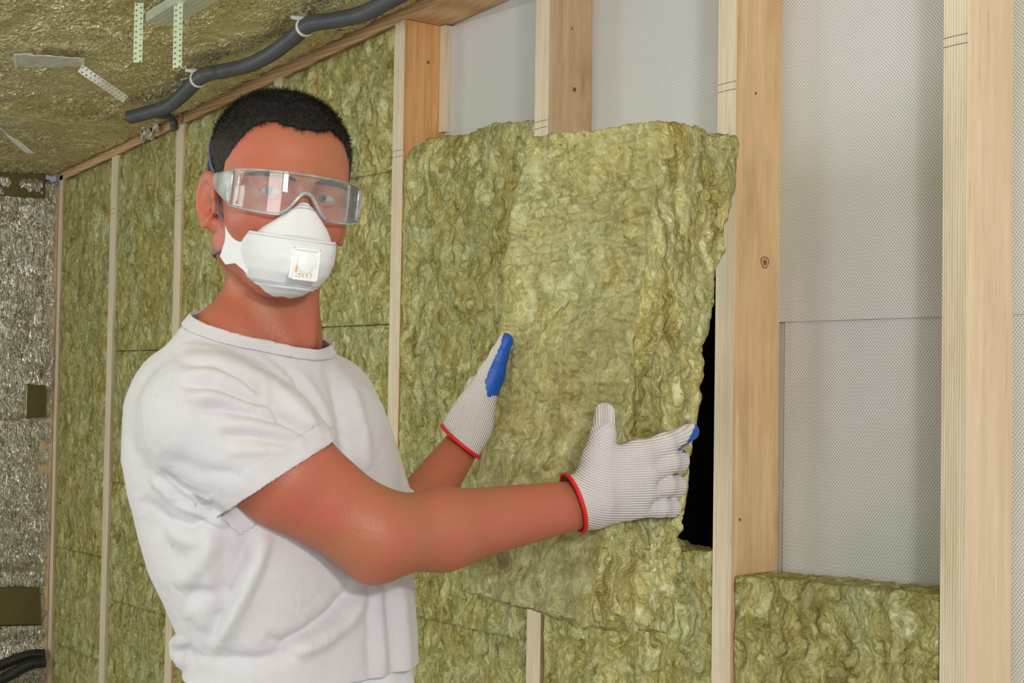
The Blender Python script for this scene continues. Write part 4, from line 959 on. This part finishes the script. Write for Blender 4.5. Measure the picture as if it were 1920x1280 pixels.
# ------------------------------------------------------------------ eyes and brows
def head_ball(name, c, r, m, parent, sq=(1, 1, 1)):
    bm = bmesh.new(); bmesh.ops.create_uvsphere(bm, u_segments=24, v_segments=16, radius=r)
    for v in bm.verts:
        q = np.array(v.co)*np.array(sq)+np.array(c); v.co = Vector(tuple(from_head(q)))
    return bm_obj(name, bm, m, parent, True)
for sg in (-1, 1):
    e = head_ball('eye', (0.031*sg, 0.0765, 0.0005), 0.0118, EYEW, man, (1.1, 1, 0.62))
    head_ball('iris', (0.031*sg-0.0034, 0.0838, 0.001), 0.0058, IRIS, e, (1, 0.75, 1)); head_ball('pupil', (0.031*sg-0.0040, 0.0872, 0.001), 0.0026, PUPIL, e, (1, 0.6, 1))
    for zc, nm in ((0.0062, 'upper'), (-0.0058, 'lower')):
        pts = [from_head((0.031*sg+0.0155*t, 0.0835+0.0045*(1-t*t)-0.004, zc*(1-0.85*t*t))) for t in np.linspace(-1, 1, 13)]
        V2, F2 = tube_data(pts, [0.0016+0.0012*(1-abs(t)) for t in np.linspace(-1, 1, 13)], 8); mesh_obj('eyelid', V2, F2, SKIN, man)
    bp = []
    for k in range(420):
        t = rs.uniform(-1, 1); x = (0.034+0.023*t); z = 0.0150+0.0035*(1-t*t)+rs.uniform(-0.0035, 0.0035)*(1-0.5*abs(t)); bp.append((x*sg, z, t))
    bv, bf = [], []
    for (x, z, t) in bp:
        yy = np.linspace(0.05, 0.11, 40); P = np.stack([np.full(40, x), yy, np.full(40, z)], 1); d = head_field(P, False); y0_ = yy[np.argmax(d > 0)] if (d > 0).any() else 0.09
        a = np.array([x, y0_-0.0006, z]); b = a+np.array([0.0055*sg, 0.0012, 0.0012*(1-t)]); k = len(bv); bv += [from_head(a+[0, 0, 0.0002]), from_head(a-[0, 0, 0.0002]), from_head(b)]; bf.append((k, k+1, k+2))
    mesh_obj('eyebrow', bv, bf, BROW, man, smooth=False)

# ------------------------------------------------------------------ gloves
def glove(name, field, wrist, axis, label, uvax, blue_test, cuff_r, h=0.0020, box=None):
    lo, hi = box; V, Q = surface(field, lo, hi, h)
    V = relax(V, Q, 1, 0.5)
    m = ((V-wrist)@axis) > 0
    V, Q = keep(V, Q, m); N = vnormals(V, Q)
    g_ = mesh_obj(name, V, Q, KNIT, man); md = g_.modifiers.new('thickness', 'SOLIDIFY'); md.thickness = 0.0008; md.offset = -1
    uv = g_.data.uv_layers.new(name='UVMap'); ul = uvax(V); li = np.empty(len(g_.data.loops), int); g_.data.loops.foreach_get('vertex_index', li)
    uv.data.foreach_set('uv', ul[li].ravel())
    b = blue_test(V, N)
    if b.any():
        Vb, Qb = keep(V+N*0.0008, Q, b)
        if len(Qb): o = mesh_obj('rubber_coating', Vb, Qb, BLUE, g_); o['label'] = 'blue rubber coating on the palm side'
    # red edging round the opening
    c = wrist; a1 = np.cross(axis, [0.1, 0.2, 0.9]); a1 /= np.linalg.norm(a1); a2 = np.cross(axis, a1); ring = []
    for t in np.linspace(0, 2*math.pi, 49):
        dr = math.cos(t)*a1+math.sin(t)*a2; rr_ = np.linspace(0.01, 0.09, 161); d = field(c+np.outer(rr_, dr)); k = np.argmax(d > 0); ring.append(c+dr*(rr_[k]+0.0006))
    ring = np.array(ring); V2, F2 = tube_data(ring, 0.0026, 10, cap=False); o = mesh_obj('cuff_edging', V2, F2, REDTRIM, g_); o['label'] = 'red edging at the cuff'
    return g_
# right hand: back of the hand to us, fingers over the batt's far edge, thumb up
ZH = 1.845
wrR = P3(1074, 944, 1.834)
axR = P3(1180, 905, 1.80)-P3(1068, 944, 1.80); axR = axR/np.linalg.norm(axR); axR = axR+np.array([0, 0, 0.0]); 
def PH(x, y, z): return P3(x, y, z+0.034)
K = {'i': PH(1196, 853, 1.842), 'm': PH(1207, 888, 1.842), 'r': PH(1204, 921, 1.846), 'p': PH(1192, 950, 1.852)}
def gloveR(p):
    a = PH(1078, 944, 1.806)
    d = rcone(p, P3(1020, 953, 1.806), PH(1108, 938, 1.811), 0.0385, 0.0335)
    # palm: a flattened slab between wrist and knuckles
    for k_, r0, r1 in (('i', 0.0225, 0.0185), ('m', 0.0225, 0.0180), ('r', 0.0225, 0.0170), ('p', 0.0215, 0.0160)):
        off = {'i': (1118, 908), 'm': (1118, 925), 'r': (1116, 942), 'p': (1114, 955)}[k_]
        d = smin(d, rcone(p, PH(*off, 1.822), K[k_], r0, r1), 0.014)
    f = rcone(p, K['i'], PH(1246, 833, 1.862), 0.0170, 0.0142); f = smin(f, rcone(p, PH(1246, 833, 1.862), PH(1294, 809, 1.905), 0.0142, 0.0112), 0.006)
    d = smin(d, f, 0.010)
    f = rcone(p, K['m'], PH(1252, 866, 1.866), 0.0162, 0.0148); f = smin(f, rcone(p, PH(1252, 866, 1.866), PH(1271, 864, 1.895), 0.0148, 0.0145), 0.006); f = smin(f, rcone(p, PH(1271, 864, 1.895), PH(1262, 868, 1.945), 0.0135, 0.0110), 0.006)
    d = smin(d, f, 0.004)
    f = rcone(p, K['r'], PH(1246, 909, 1.870), 0.0158, 0.0142); f = smin(f, rcone(p, PH(1246, 909, 1.870), PH(1267, 911, 1.898), 0.0142, 0.0138), 0.006); f = smin(f, rcone(p, PH(1267, 911, 1.898), PH(1256, 914, 1.945), 0.0130, 0.0108), 0.006)
    d = smin(d, f, 0.003)
    f = rcone(p, K['p'], PH(1236, 950, 1.875), 0.0145, 0.0132); f = smin(f, rcone(p, PH(1236, 950, 1.875), PH(1258, 951, 1.898), 0.0132, 0.0124), 0.006); f = smin(f, rcone(p, PH(1258, 951, 1.898), PH(1248, 955, 1.94), 0.0118, 0.0098), 0.006)
    d = smin(d, f, 0.003)
    t = rcone(p, PH(1112, 905, 1.815), PH(1121, 862, 1.820), 0.0235, 0.0185); t = smin(t, rcone(p, PH(1121, 862, 1.820), PH(1131, 815, 1.832), 0.0200, 0.0155), 0.010)
    t = smin(t, rcone(p, PH(1131, 815, 1.832), PH(1134, 773, 1.860), 0.0152, 0.0130), 0.006)
    web = rcone(p, PH(1135, 868, 1.826), PH(1172, 862, 1.836), 0.0165, 0.0150)
    d = smin(d, t, 0.012); d = smin(d, web, 0.014)
    return d
def uvR(V):
    x, y, z = project(V)                               # ribs run along the hand and turn up into the thumb
    dx = x-1158; dy = np.maximum(y-790, 0); fan = np.sqrt((dx*np.where(dx > 0, 0.30, 0.95))**2+dy**2)
    return np.stack([x/5.2, fan/4.6], 1)
def blueR(V, N):
    x, y, z = project(V)
    palm = (N@FW) > 0.20; tip = ((x-1294)*0.75-(y-806)*-0.35 > 3) & (y < 850) & (x > 1262)
    low = (N@FW > -0.12) & (y > 962) & (x > 1185)
    und = (y > 845-(x-1240)*0.42) & (y < 850) & (x > 1262) & (N@UPW < -0.55)
    return (palm & (x > 1130)) | tip | low | und
lo = np.minimum(P3(1050, 1010, 1.76), P3(1320, 740, 1.98))-0.06; hi = np.maximum(P3(1050, 1010, 1.76), P3(1320, 740, 1.98))+0.06
wax = P3(1100, 938, 1.806)-P3(1072, 944, 1.796); wax = P3(1090, 930, 1.80)-P3(1068, 944, 1.80); 
cutv = np.array(P3(1085, 995, 1.80)-P3(1052, 893, 1.80)); wax = np.cross(cutv, FW); wax /= np.linalg.norm(wax); wax = wax if wax@axR > 0 else -wax; wax = wax*math.cos(0.26)+FW*math.sin(0.26)
glove('glove', gloveR, wrR, wax, '', uvR, blueR, 0.033, box=(np.minimum(lo, hi), np.maximum(lo, hi)))
# left hand: thumb laid along the batt's near edge, fingers behind it
wrL = P3(860, 823, 2.058)
TH = [P3(898, 752, 2.072), P3(922, 700, 2.078), P3(936, 664, 2.080), P3(948, 638, 2.083)]
def gloveL(p):
    d = rcone(p, WR_L+(EL_L-WR_L)*0.20, P3(884, 790, 2.070), 0.0335, 0.0290)
    d = smin(d, rcone(p, P3(878, 800, 2.072), P3(899, 735, 2.100), 0.0285, 0.0200), 0.02)
    d = smin(d, rcone(p, TH[0], TH[1], 0.0235, 0.0170), 0.014); d = smin(d, rcone(p, TH[1], TH[2], 0.0170, 0.0122), 0.008); d = smin(d, rcone(p, TH[2], TH[3], 0.0122, 0.0100), 0.005)
    # four fingers reach behind the batt
    for (y0_, x1_, y1_, L_) in ((722, 950, 700, 0.0), (742, 952, 728, 0.01), (762, 950, 756, 0.006), (780, 944, 784, -0.004)):
        a = P3(893, y0_, 2.125); b = P3(x1_, y1_, 2.190); c = P3(x1_+46, y1_-4, 2.255+L_)
        d = smin(d, smin(rcone(p, a, b, 0.0140, 0.0118), rcone(p, b, c, 0.0118, 0.0095), 0.006), 0.006)
    return d
def uvL(V):
    x, y, z = project(V); return np.stack([(x*0.5-y)/4.5, (x+y*0.45)/4.0], 1)
def blueL(V, N):
    x, y, z = project(V); e, t = polydist(x, y, [(913, 748), (908, 715), (922, 680), (936, 650), (945, 622)])
    return ((e < 0) & (t > 0.02) & (y < 748) & (z < 2.10)) | ((z > 2.115) & (N@HF < 9) & (x > 930) & (N@FW < 0.2))
aL = P3(893, 849, 2.03); bL = P3(828, 796, 2.03); waxL = np.cross(aL-bL, FW); waxL /= np.linalg.norm(waxL); waxL = waxL if waxL@(P3(940, 640, 2.03)-wrL) > 0 else -waxL
lo = np.minimum(P3(800, 900, 1.95), P3(1060, 600, 2.32)); hi = np.maximum(P3(800, 900, 1.95), P3(1060, 600, 2.32)); lo = np.minimum(lo, P3(800, 900, 2.3)); hi = np.maximum(hi, P3(1040, 600, 1.95)); lo = lo-0.03; hi = hi+0.03
glove('glove', gloveL, wrL, waxL, '', uvL, blueL, 0.03, box=(lo, hi))

# ------------------------------------------------------------------ respirator
mrows = [(-0.006, 0.009, 0.106, 0.098), (-0.014, 0.024, 0.110, 0.088), (-0.026, 0.040, 0.114, 0.074), (-0.036, 0.049, 0.116, 0.062), (-0.0435, 0.0535, 0.1175, 0.054),
         (-0.0445, 0.0545, 0.1235, 0.050), (-0.058, 0.0565, 0.1290, 0.044), (-0.075, 0.0560, 0.1300, 0.042), (-0.092, 0.0510, 0.1240, 0.044), (-0.105, 0.0425, 0.1130, 0.047), (-0.1125, 0.0340, 0.1040, 0.050),
         (-0.1140, 0.0320, 0.1000, 0.050), (-0.120, 0.0240, 0.0900, 0.052), (-0.124, 0.0130, 0.0780, 0.055), (-0.1255, 0.004, 0.060, 0.055)]
mr = np.array(mrows); mr[:, 1] *= 0.86; mr[:, 0] = np.where(mr[:, 0] < -0.0445, -0.0445+(mr[:, 0]+0.0445)*0.83, mr[:, 0]-0.002); mr[10:, 2] += 0.006; nv = 90
tt = np.linspace(0, len(mr)-1, nv); R_ = np.stack([np.interp(tt, np.arange(len(mr)), mr[:, k]) for k in range(4)], 1)
def mask_pt(v, a, lift=0.0):
    r = np.array([np.interp(v, np.arange(len(mr)), mr[:, k]) for k in range(4)])
    hw, yf, yb = r[1]+lift, r[2]+lift, r[3]
    x = hw*np.sign(math.sin(a))*abs(math.sin(a))**0.85; y = yb+(yf-yb)*max(0.0, math.cos(a))**0.75
    z = r[0]+(0.016 if 0.9 < v < 4.9 else 0.0)*0
    bow = 0.010*(1-math.cos(a))*(1 if v < 5 else 0.55)
    if v < 5: z -= bow*1.3
    else: z += bow*0.6*(v-8)/6*-1
    return np.array([x, y, z])
resp = empty('respirator', from_head((0, 0.10, -0.07)), 'white folded dust mask with square valve over the man\'s nose and mouth', 'mask')
ang = np.linspace(-math.pi/2, math.pi/2, 61)
def panel(v0, v1, name, n=30, lift=0.0):
    V = []
    for v in np.linspace(v0, v1, n):
        for a in ang: V.append(from_head(mask_pt(v, a, lift)))
    V = np.array(V); I = np.arange(len(V)).reshape(n, len(ang)); Qd = np.stack([I[:-1, :-1], I[1:, :-1], I[1:, 1:], I[:-1, 1:]], -1).reshape(-1, 4)
    V = V+0.0006*fbm(V*70, 2)[:, None]*HF
    o = mesh_obj(name, V, Qd, MASK, resp); md = o.modifiers.new('t', 'SOLIDIFY'); md.thickness = 0.0016; md.offset = 1.0; return o
panel(0, 4.6, 'nose_panel'); panel(5.0, 10.2, 'front_panel', 40, 0.0015); panel(10.2, 14, 'chin_panel', 20)
def seam(v, name, lift=0.0022, a0=-1.5, a1=1.5, n=90, m=STITCH, r=0.0006):
    bv, bf = [], []
    for a in np.linspace(a0, a1, n):                   # a row of small weld dots
        c = from_head(mask_pt(v, a, lift)); e1, e2 = HXv*r*1.6, HU*r; k = len(bv); nrm_ = HF*0.0005
        bv += [c-e1-e2, c+e1-e2, c+e1+e2, c-e1+e2, c+nrm_]; bf += [(k, k+1, k+4), (k+1, k+2, k+4), (k+2, k+3, k+4), (k+3, k, k+4), (k+3, k+2, k+1, k)]
    return mesh_obj(name, bv, bf, m, resp, smooth=False)
seam(0.25, 'weld_seam', a0=-1.35, a1=1.35, n=40); seam(0.65, 'weld_seam', n=50, a0=-1.4, a1=1.4); seam(5.25, 'weld_seam', n=80, r=0.0004, lift=0.0038); seam(9.6, 'weld_seam', n=80, lift=0.0042); seam(9.3, 'weld_seam', n=80, lift=0.0042, r=0.0004)
rimL = [from_head(mask_pt(v, -math.pi/2+0.02, 0.0)) for v in np.linspace(0, 14, 80)]; rimR = [from_head(mask_pt(v, math.pi/2-0.02, 0.0)) for v in np.linspace(0, 14, 80)]
for rm in (rimL, rimR):
    V2, F2 = tube_data(smooth_path(rm, 0.002), 0.0013, 8); mesh_obj('rim', V2, F2, MASK, resp)
# side tabs the straps are stapled to
def on_skin(q, lift):
    q = np.array(q, float); d = q*np.array([1, 0.6, 0]); d /= np.linalg.norm(d)
    ts = np.linspace(-0.05, 0.05, 160); P = q+np.outer(ts, d); f = body_field(from_head(P)); ok = np.where(f < lift)[0]; return P[ok[-1]] if len(ok) else q
def on_head(q, lift):
    """push a head-space point out to the skin"""
    q = np.array(q, float); d = q*np.array([1, 0.6, 0]); d /= np.linalg.norm(d)
    ts = np.linspace(-0.04, 0.05, 120); P = q+np.outer(ts, d); f = head_field(P, False); k = len(f)-1-np.argmax(f[::-1] < lift); return P[k]
for sg in (-1, 1):
    pts = [(0.043*sg, 0.070, -0.047), (0.052*sg, 0.056, -0.046), (0.0620*sg, 0.040, -0.038), (0.0645*sg, 0.034, -0.042), (0.0635*sg, 0.036, -0.060), (0.0650*sg, 0.030, -0.078), (0.0600*sg, 0.038, -0.086), (0.053*sg, 0.052, -0.083), (0.043*sg, 0.070, -0.092)]
    b2 = bmesh.new(); b2.faces.new([b2.verts.new(tuple(from_head(q))) for q in pts]); bmesh.ops.triangulate(b2, faces=b2.faces[:])
    o = bm_obj('strap_tab', b2, MASK, resp); md = o.modifiers.new('t', 'SOLIDIFY'); md.thickness = 0.0022; md.offset = 0
    for (tp, end) in (((0.0620*sg, 0.032, -0.044), 'up'), ((0.0615*sg, 0.030, -0.070), 'down')):
        if end == 'up': qs = [tp, (0.068*sg, 0.024, -0.028), (0.072*sg, 0.017, -0.008), (0.075*sg, 0.008, 0.012), (0.077*sg, -0.010, 0.028), (0.078*sg, -0.05, 0.052), (0.055*sg, -0.092, 0.070), (0.0, -0.114, 0.076)]
        else: qs = [tp, (0.062*sg, 0.014, -0.074), (0.062*sg, -0.006, -0.078), (0.060*sg, -0.03, -0.082), (0.045*sg, -0.06, -0.084), (0.0, -0.075, -0.086)]
        path = smooth_path([from_head(q if k == 0 else (on_head(q, 0.0035) if end == 'up' else on_skin(q, 0.002))) for k, q in enumerate(qs)], 0.003)
        V2, F2 = tube_data(path, 0.0014, 8); mesh_obj('strap', V2, F2, STRAPB, resp)
# valve: square frame round a domed cover
vc = mask_pt(7.2, 0.0, 0.0035)
def vbox(name, cx, cz, sx, sz, y0_, y1_, m, bev, parent):
    b2 = bmesh.new(); box_bm(b2, (cx-sx/2, y0_, cz-sz/2), (cx+sx/2, y1_, cz+sz/2), bev)
    for v in b2.verts:
        q = np.array(v.co); v.co = Vector(tuple(from_head((q[0], q[1]+vc[1]-0.30*0*q[2], q[2]+vc[2]))))
    return bm_obj(name, b2, m, parent, True)
vf = vbox('valve', 0, -0.001, 0.0310, 0.0350, -0.006, 0.0015, VALVE, 0.0022, resp)
for (cx, cz, sx, sz) in ((-0.0140, -0.001, 0.003, 0.035), (0.0140, -0.001, 0.003, 0.035), (0, 0.0150, 0.031, 0.003), (0, -0.0170, 0.031, 0.003)):
    vbox('frame_bar', cx, cz, sx, sz, 0.0005, 0.0034, VALVE, 0.0010, vf)
b2 = bmesh.new(); bmesh.ops.create_uvsphere(b2, u_segments=28, v_segments=16, radius=1.0)
for v in b2.verts:
    q = np.array(v.co)*np.array([0.0112, 0.0035, 0.0125]); v.co = Vector(tuple(from_head((q[0]+0.0010, q[1]+vc[1]+0.0012, q[2]+vc[2]+0.001))))
bm_obj('valve_cover', b2, VALVE, vf, True)
for (x, z, sx, sz, m) in ((-0.0095, -0.0075, 0.0018, 0.0070, AMBER), (-0.0055, -0.0128, 0.0024, 0.0016, AMBER), (-0.0015, -0.0135, 0.0020, 0.0018, AMBER), (0.0030, -0.0134, 0.0022, 0.0014, AMBER), (0.0075, -0.0124, 0.0014, 0.0028, AMBER),
                          (-0.0085, -0.0155, 0.0016, 0.0010, STITCH), (-0.0045, -0.0157, 0.0018, 0.0010, STITCH), (-0.0005, -0.0157, 0.0018, 0.0010, STITCH), (0.0035, -0.0156, 0.0018, 0.0010, STITCH), (0.0072, -0.0154, 0.0014, 0.0010, STITCH)):
    vbox('vent_mark', x, z+0.001, sx, sz, 0.0008, 0.0022, m, 0.0002, vf)

# ------------------------------------------------------------------ safety goggles
gog = empty('safety_goggles', from_head((0, 0.09, 0.0)), 'clear wraparound safety goggles worn over the man\'s eyes', 'goggles')
def lens_pt(a, z, off=0.0):
    """a: angle round the face in radians, z: height; the lens leans back slightly at the top"""
    rx, ry = 0.0800+off, 0.078+off
    x = rx*np.sign(math.sin(a))*abs(math.sin(a))**0.90; y = 0.030+ry*max(0, math.cos(a))**0.72-0.10*max(0, z)
    return np.array([x, y, z])
AM = math.radians(66)
def lens_top(a): return 0.0225-0.005*(a/AM)**2
def lens_bot(a):
    u = abs(a)/AM; nose = 0.030*math.exp(-((a)/0.165)**2*1.0); return -0.0245+nose*0.86-0.0+0.004*u**3
V = []; na, nz_ = 121, 24
for a in np.linspace(-AM, AM, na):
    for t in np.linspace(0, 1, nz_): V.append(from_head(lens_pt(a, lens_bot(a)+(lens_top(a)-lens_bot(a))*t)))
I = np.arange(na*nz_).reshape(na, nz_); Qd = np.stack([I[:-1, :-1], I[1:, :-1], I[1:, 1:], I[:-1, 1:]], -1).reshape(-1, 4)
o = mesh_obj('lens', V, Qd, LENS, gog); md = o.modifiers.new('t', 'SOLIDIFY'); md.thickness = 0.0018; md.offset = 0
aa = np.linspace(-AM, AM, 121)
rim_ = [from_head(lens_pt(a, lens_top(a))) for a in aa]; V2, F2 = tube_data(rim_, 0.0012, 8); mesh_obj('rim', V2, F2, CLEAR, gog)
rim_ = [from_head(lens_pt(a, lens_bot(a))) for a in aa]; V2, F2 = tube_data(rim_, 0.0012, 8); mesh_obj('rim', V2, F2, CLEAR, gog)
nb = [from_head(lens_pt(a, lens_bot(a)+0.0018, 0.001)) for a in np.linspace(-0.30, 0.30, 30)]; V2, F2 = tube_data(nb, 0.0019, 8); mesh_obj('nose_bridge', V2, F2, CLEAR, gog)
for sg in (-1, 1):
    e = [from_head(lens_pt(AM*sg, z)) for z in np.linspace(lens_bot(AM), lens_top(AM), 8)]; V2, F2 = tube_data(e, 0.0020, 8); mesh_obj('hinge', V2, F2, CLEAR, gog)
    e = [from_head(lens_pt(AM*0.86*sg, z, 0.001)) for z in np.linspace(lens_bot(AM)+0.002, lens_top(AM)-0.002, 8)]; V2, F2 = tube_data(e, 0.0013, 8); mesh_obj('side_rib', V2, F2, CLEAR, gog)
    # side shield tapering into the temple arm
    c0 = lens_pt(AM*sg, 0); V = []; nu = 26
    for i, u in enumerate(np.linspace(0, 1, nu)):
        x = sg*(abs(c0[0])+0.006*math.sin(math.pi*min(1, u*1.2))*0.5+0.0035*u); y = c0[1]+(-0.012-c0[1])*u
        zt_ = 0.0170-0.006*u; zb_ = lens_bot(AM)+(0.0040-lens_bot(AM))*min(1, u*1.05)**0.85
        for t in np.linspace(0, 1, 10): V.append(from_head((x+sg*0.0022*math.sin(math.pi*t), y, zb_+(zt_-zb_)*t)))
    I = np.arange(len(V)).reshape(nu, 10); Qd = np.stack([I[:-1, :-1], I[1:, :-1], I[1:, 1:], I[:-1, 1:]], -1).reshape(-1, 4)
    o = mesh_obj('temple', V, Qd, CLEAR, gog); md = o.modifiers.new('t', 'SOLIDIFY'); md.thickness = 0.0020; md.offset = 0
    tp = [from_head((sg*(abs(c0[0])+0.0035), -0.012, 0.008)), from_head((sg*0.0815, -0.024, 0.008)), from_head((sg*0.080, -0.040, 0.000)), from_head((sg*0.078, -0.048, -0.010))]
    V2, F2 = tube_data(smooth_path(tp, 0.003), 0.0024, 8); mesh_obj('temple_tip', V2, F2, CLEAR, gog)

# ------------------------------------------------------------------ the held batt
# per row: left front edge, front corner, far right edge (pixels measured on the photograph) and their distances
BR = [(0.00, 985, 262, 1240, 228, 1378, 258), (0.06, 981, 300, 1238, 280, 1377, 312), (0.16, 973, 352, 1230, 345, 1370, 372), (0.30, 960, 430, 1216, 430, 1358, 450), (0.36, 952, 480, 1210, 490, 1340, 510),
      (0.44, 944, 560, 1200, 565, 1331, 590), (0.55, 934, 640, 1186, 655, 1312, 680), (0.66, 918, 740, 1172, 770, 1303, 790), (0.76, 904, 830, 1158, 870, 1290, 880), (0.86, 892, 900, 1142, 950, 1280, 960), (0.93, 882, 985, 1128, 1030, 1268, 1040), (0.97, 875, 1050, 1114, 1110, 1262, 1110), (1.0, 868, 1106, 1102, 1172, 1250, 1186)]
B = np.array(BR, float); s_row = (B[:, 2]-B[0, 2])/(B[-1, 2]-B[0, 2])
def held_section(t):
    r = [np.interp(t, s_row, B[:, k]) for k in range(1, 7)]
    Zc = 2.010-0.175*t                # nearer us toward the bottom
    W_ = 0.185; fl = P3(r[0], r[1], Zc+W_); fr = P3(r[2], r[3], Zc); br = P3(r[4], r[5], Zc+0.100)
    return fl, fr, br
held_parts = []
n_r, n_f, n_s = 230, 74, 44
secs = []
for t in np.linspace(0, 1, n_r):
    fl, fr, br = held_section(t); bl = fl+(br-fr); secs.append((fl, fr, br, bl))
V_all = []; F_all = []
def addgrid(G):
    n, k, _ = G.shape; b = len(V_all); V_all.extend(G.reshape(-1, 3).tolist()); I = b+np.arange(n*k).reshape(n, k); F_all.extend(np.stack([I[:-1, :-1], I[1:, :-1], I[1:, 1:], I[:-1, 1:]], -1).reshape(-1, 4).tolist())
S4 = np.array(secs)
def face(i, j, m): 
    u = np.linspace(0, 1, m)[None, :, None]; return S4[:, i][:, None]*(1-u)+S4[:, j][:, None]*u
addgrid(face(0, 1, n_f)); addgrid(face(1, 2, n_s)); addgrid(face(2, 3, n_f)); addgrid(face(3, 0, n_s))
nfront = n_r*n_f; nside = n_r*n_s
for (row, fl_) in ((S4[0], 1), (S4[-1], 0)):
    u = np.linspace(0, 1, n_f)[:, None, None]; v = np.linspace(0, 1, n_s)[None, :, None]
    G = (row[0]*(1-u)+row[1]*u)*(1-v)+(row[3]*(1-u)+row[2]*u)*v; addgrid(G[::-1] if fl_ else G)
bm = bmesh.new(); me = bpy.data.meshes.new('tmp'); me.from_pydata(V_all, [], F_all); bm.from_mesh(me); bmesh.ops.remove_doubles(bm, verts=bm.verts[:], dist=0.0004)
bmesh.ops.recalc_face_normals(bm, faces=bm.faces[:]); bm.normal_update(); bm.verts.ensure_lookup_table()
V = np.array([v.co[:] for v in bm.verts]); N = np.array([v.normal[:] for v in bm.verts])
wrp = np.stack([gnoise(V*20+k*31) for k in range(3)], 1)*0.018; q = (V+wrp)
fnorm = np.cross(S4[100][1]-S4[100][0], S4[130][0]-S4[100][0]); fnorm /= np.linalg.norm(fnorm); fnorm = fnorm if fnorm@FW < 0 else -fnorm
isf = np.clip((N@fnorm-0.75)/0.2, 0, 1)
tuft = fbm(q*np.array([36, 36, 18]), 4, 0.6); ridge = 1-np.abs(gnoise((V+wrp*1.6)*np.array([30, 30, 8])))*2.2
rip = 1.6*np.sin(V[:, 2]*2*math.pi/0.0135+1.3*gnoise(V*9))*np.clip((V[:, 2]-1.25)/0.25, 0.15, 1)
disp = isf*(0.0011*rip+0.0022*tuft+0.0018*ridge*0.6)+(1-isf)*(0.0052*tuft+0.0042*ridge)
V = V+N*disp[:, None]
for i, v in enumerate(bm.verts): v.co = V[i]
bm.to_mesh(me); bm.free(); set_mat(me, WOOL_EDGE); me.materials.append(WOOL_HELD)
Nf = np.array([p.center[:] for p in me.polygons]); isface = np.array([p.normal[:] for p in me.polygons])@fnorm > 0.72
me.polygons.foreach_set('material_index', isface.astype(int)); me.polygons.foreach_set('use_smooth', [True]*len(me.polygons)); me.name = 'insulation_batt'
tag(link('insulation_batt', me), 'insulation batt held in both gloves in front of the open bay', 'insulation batt')
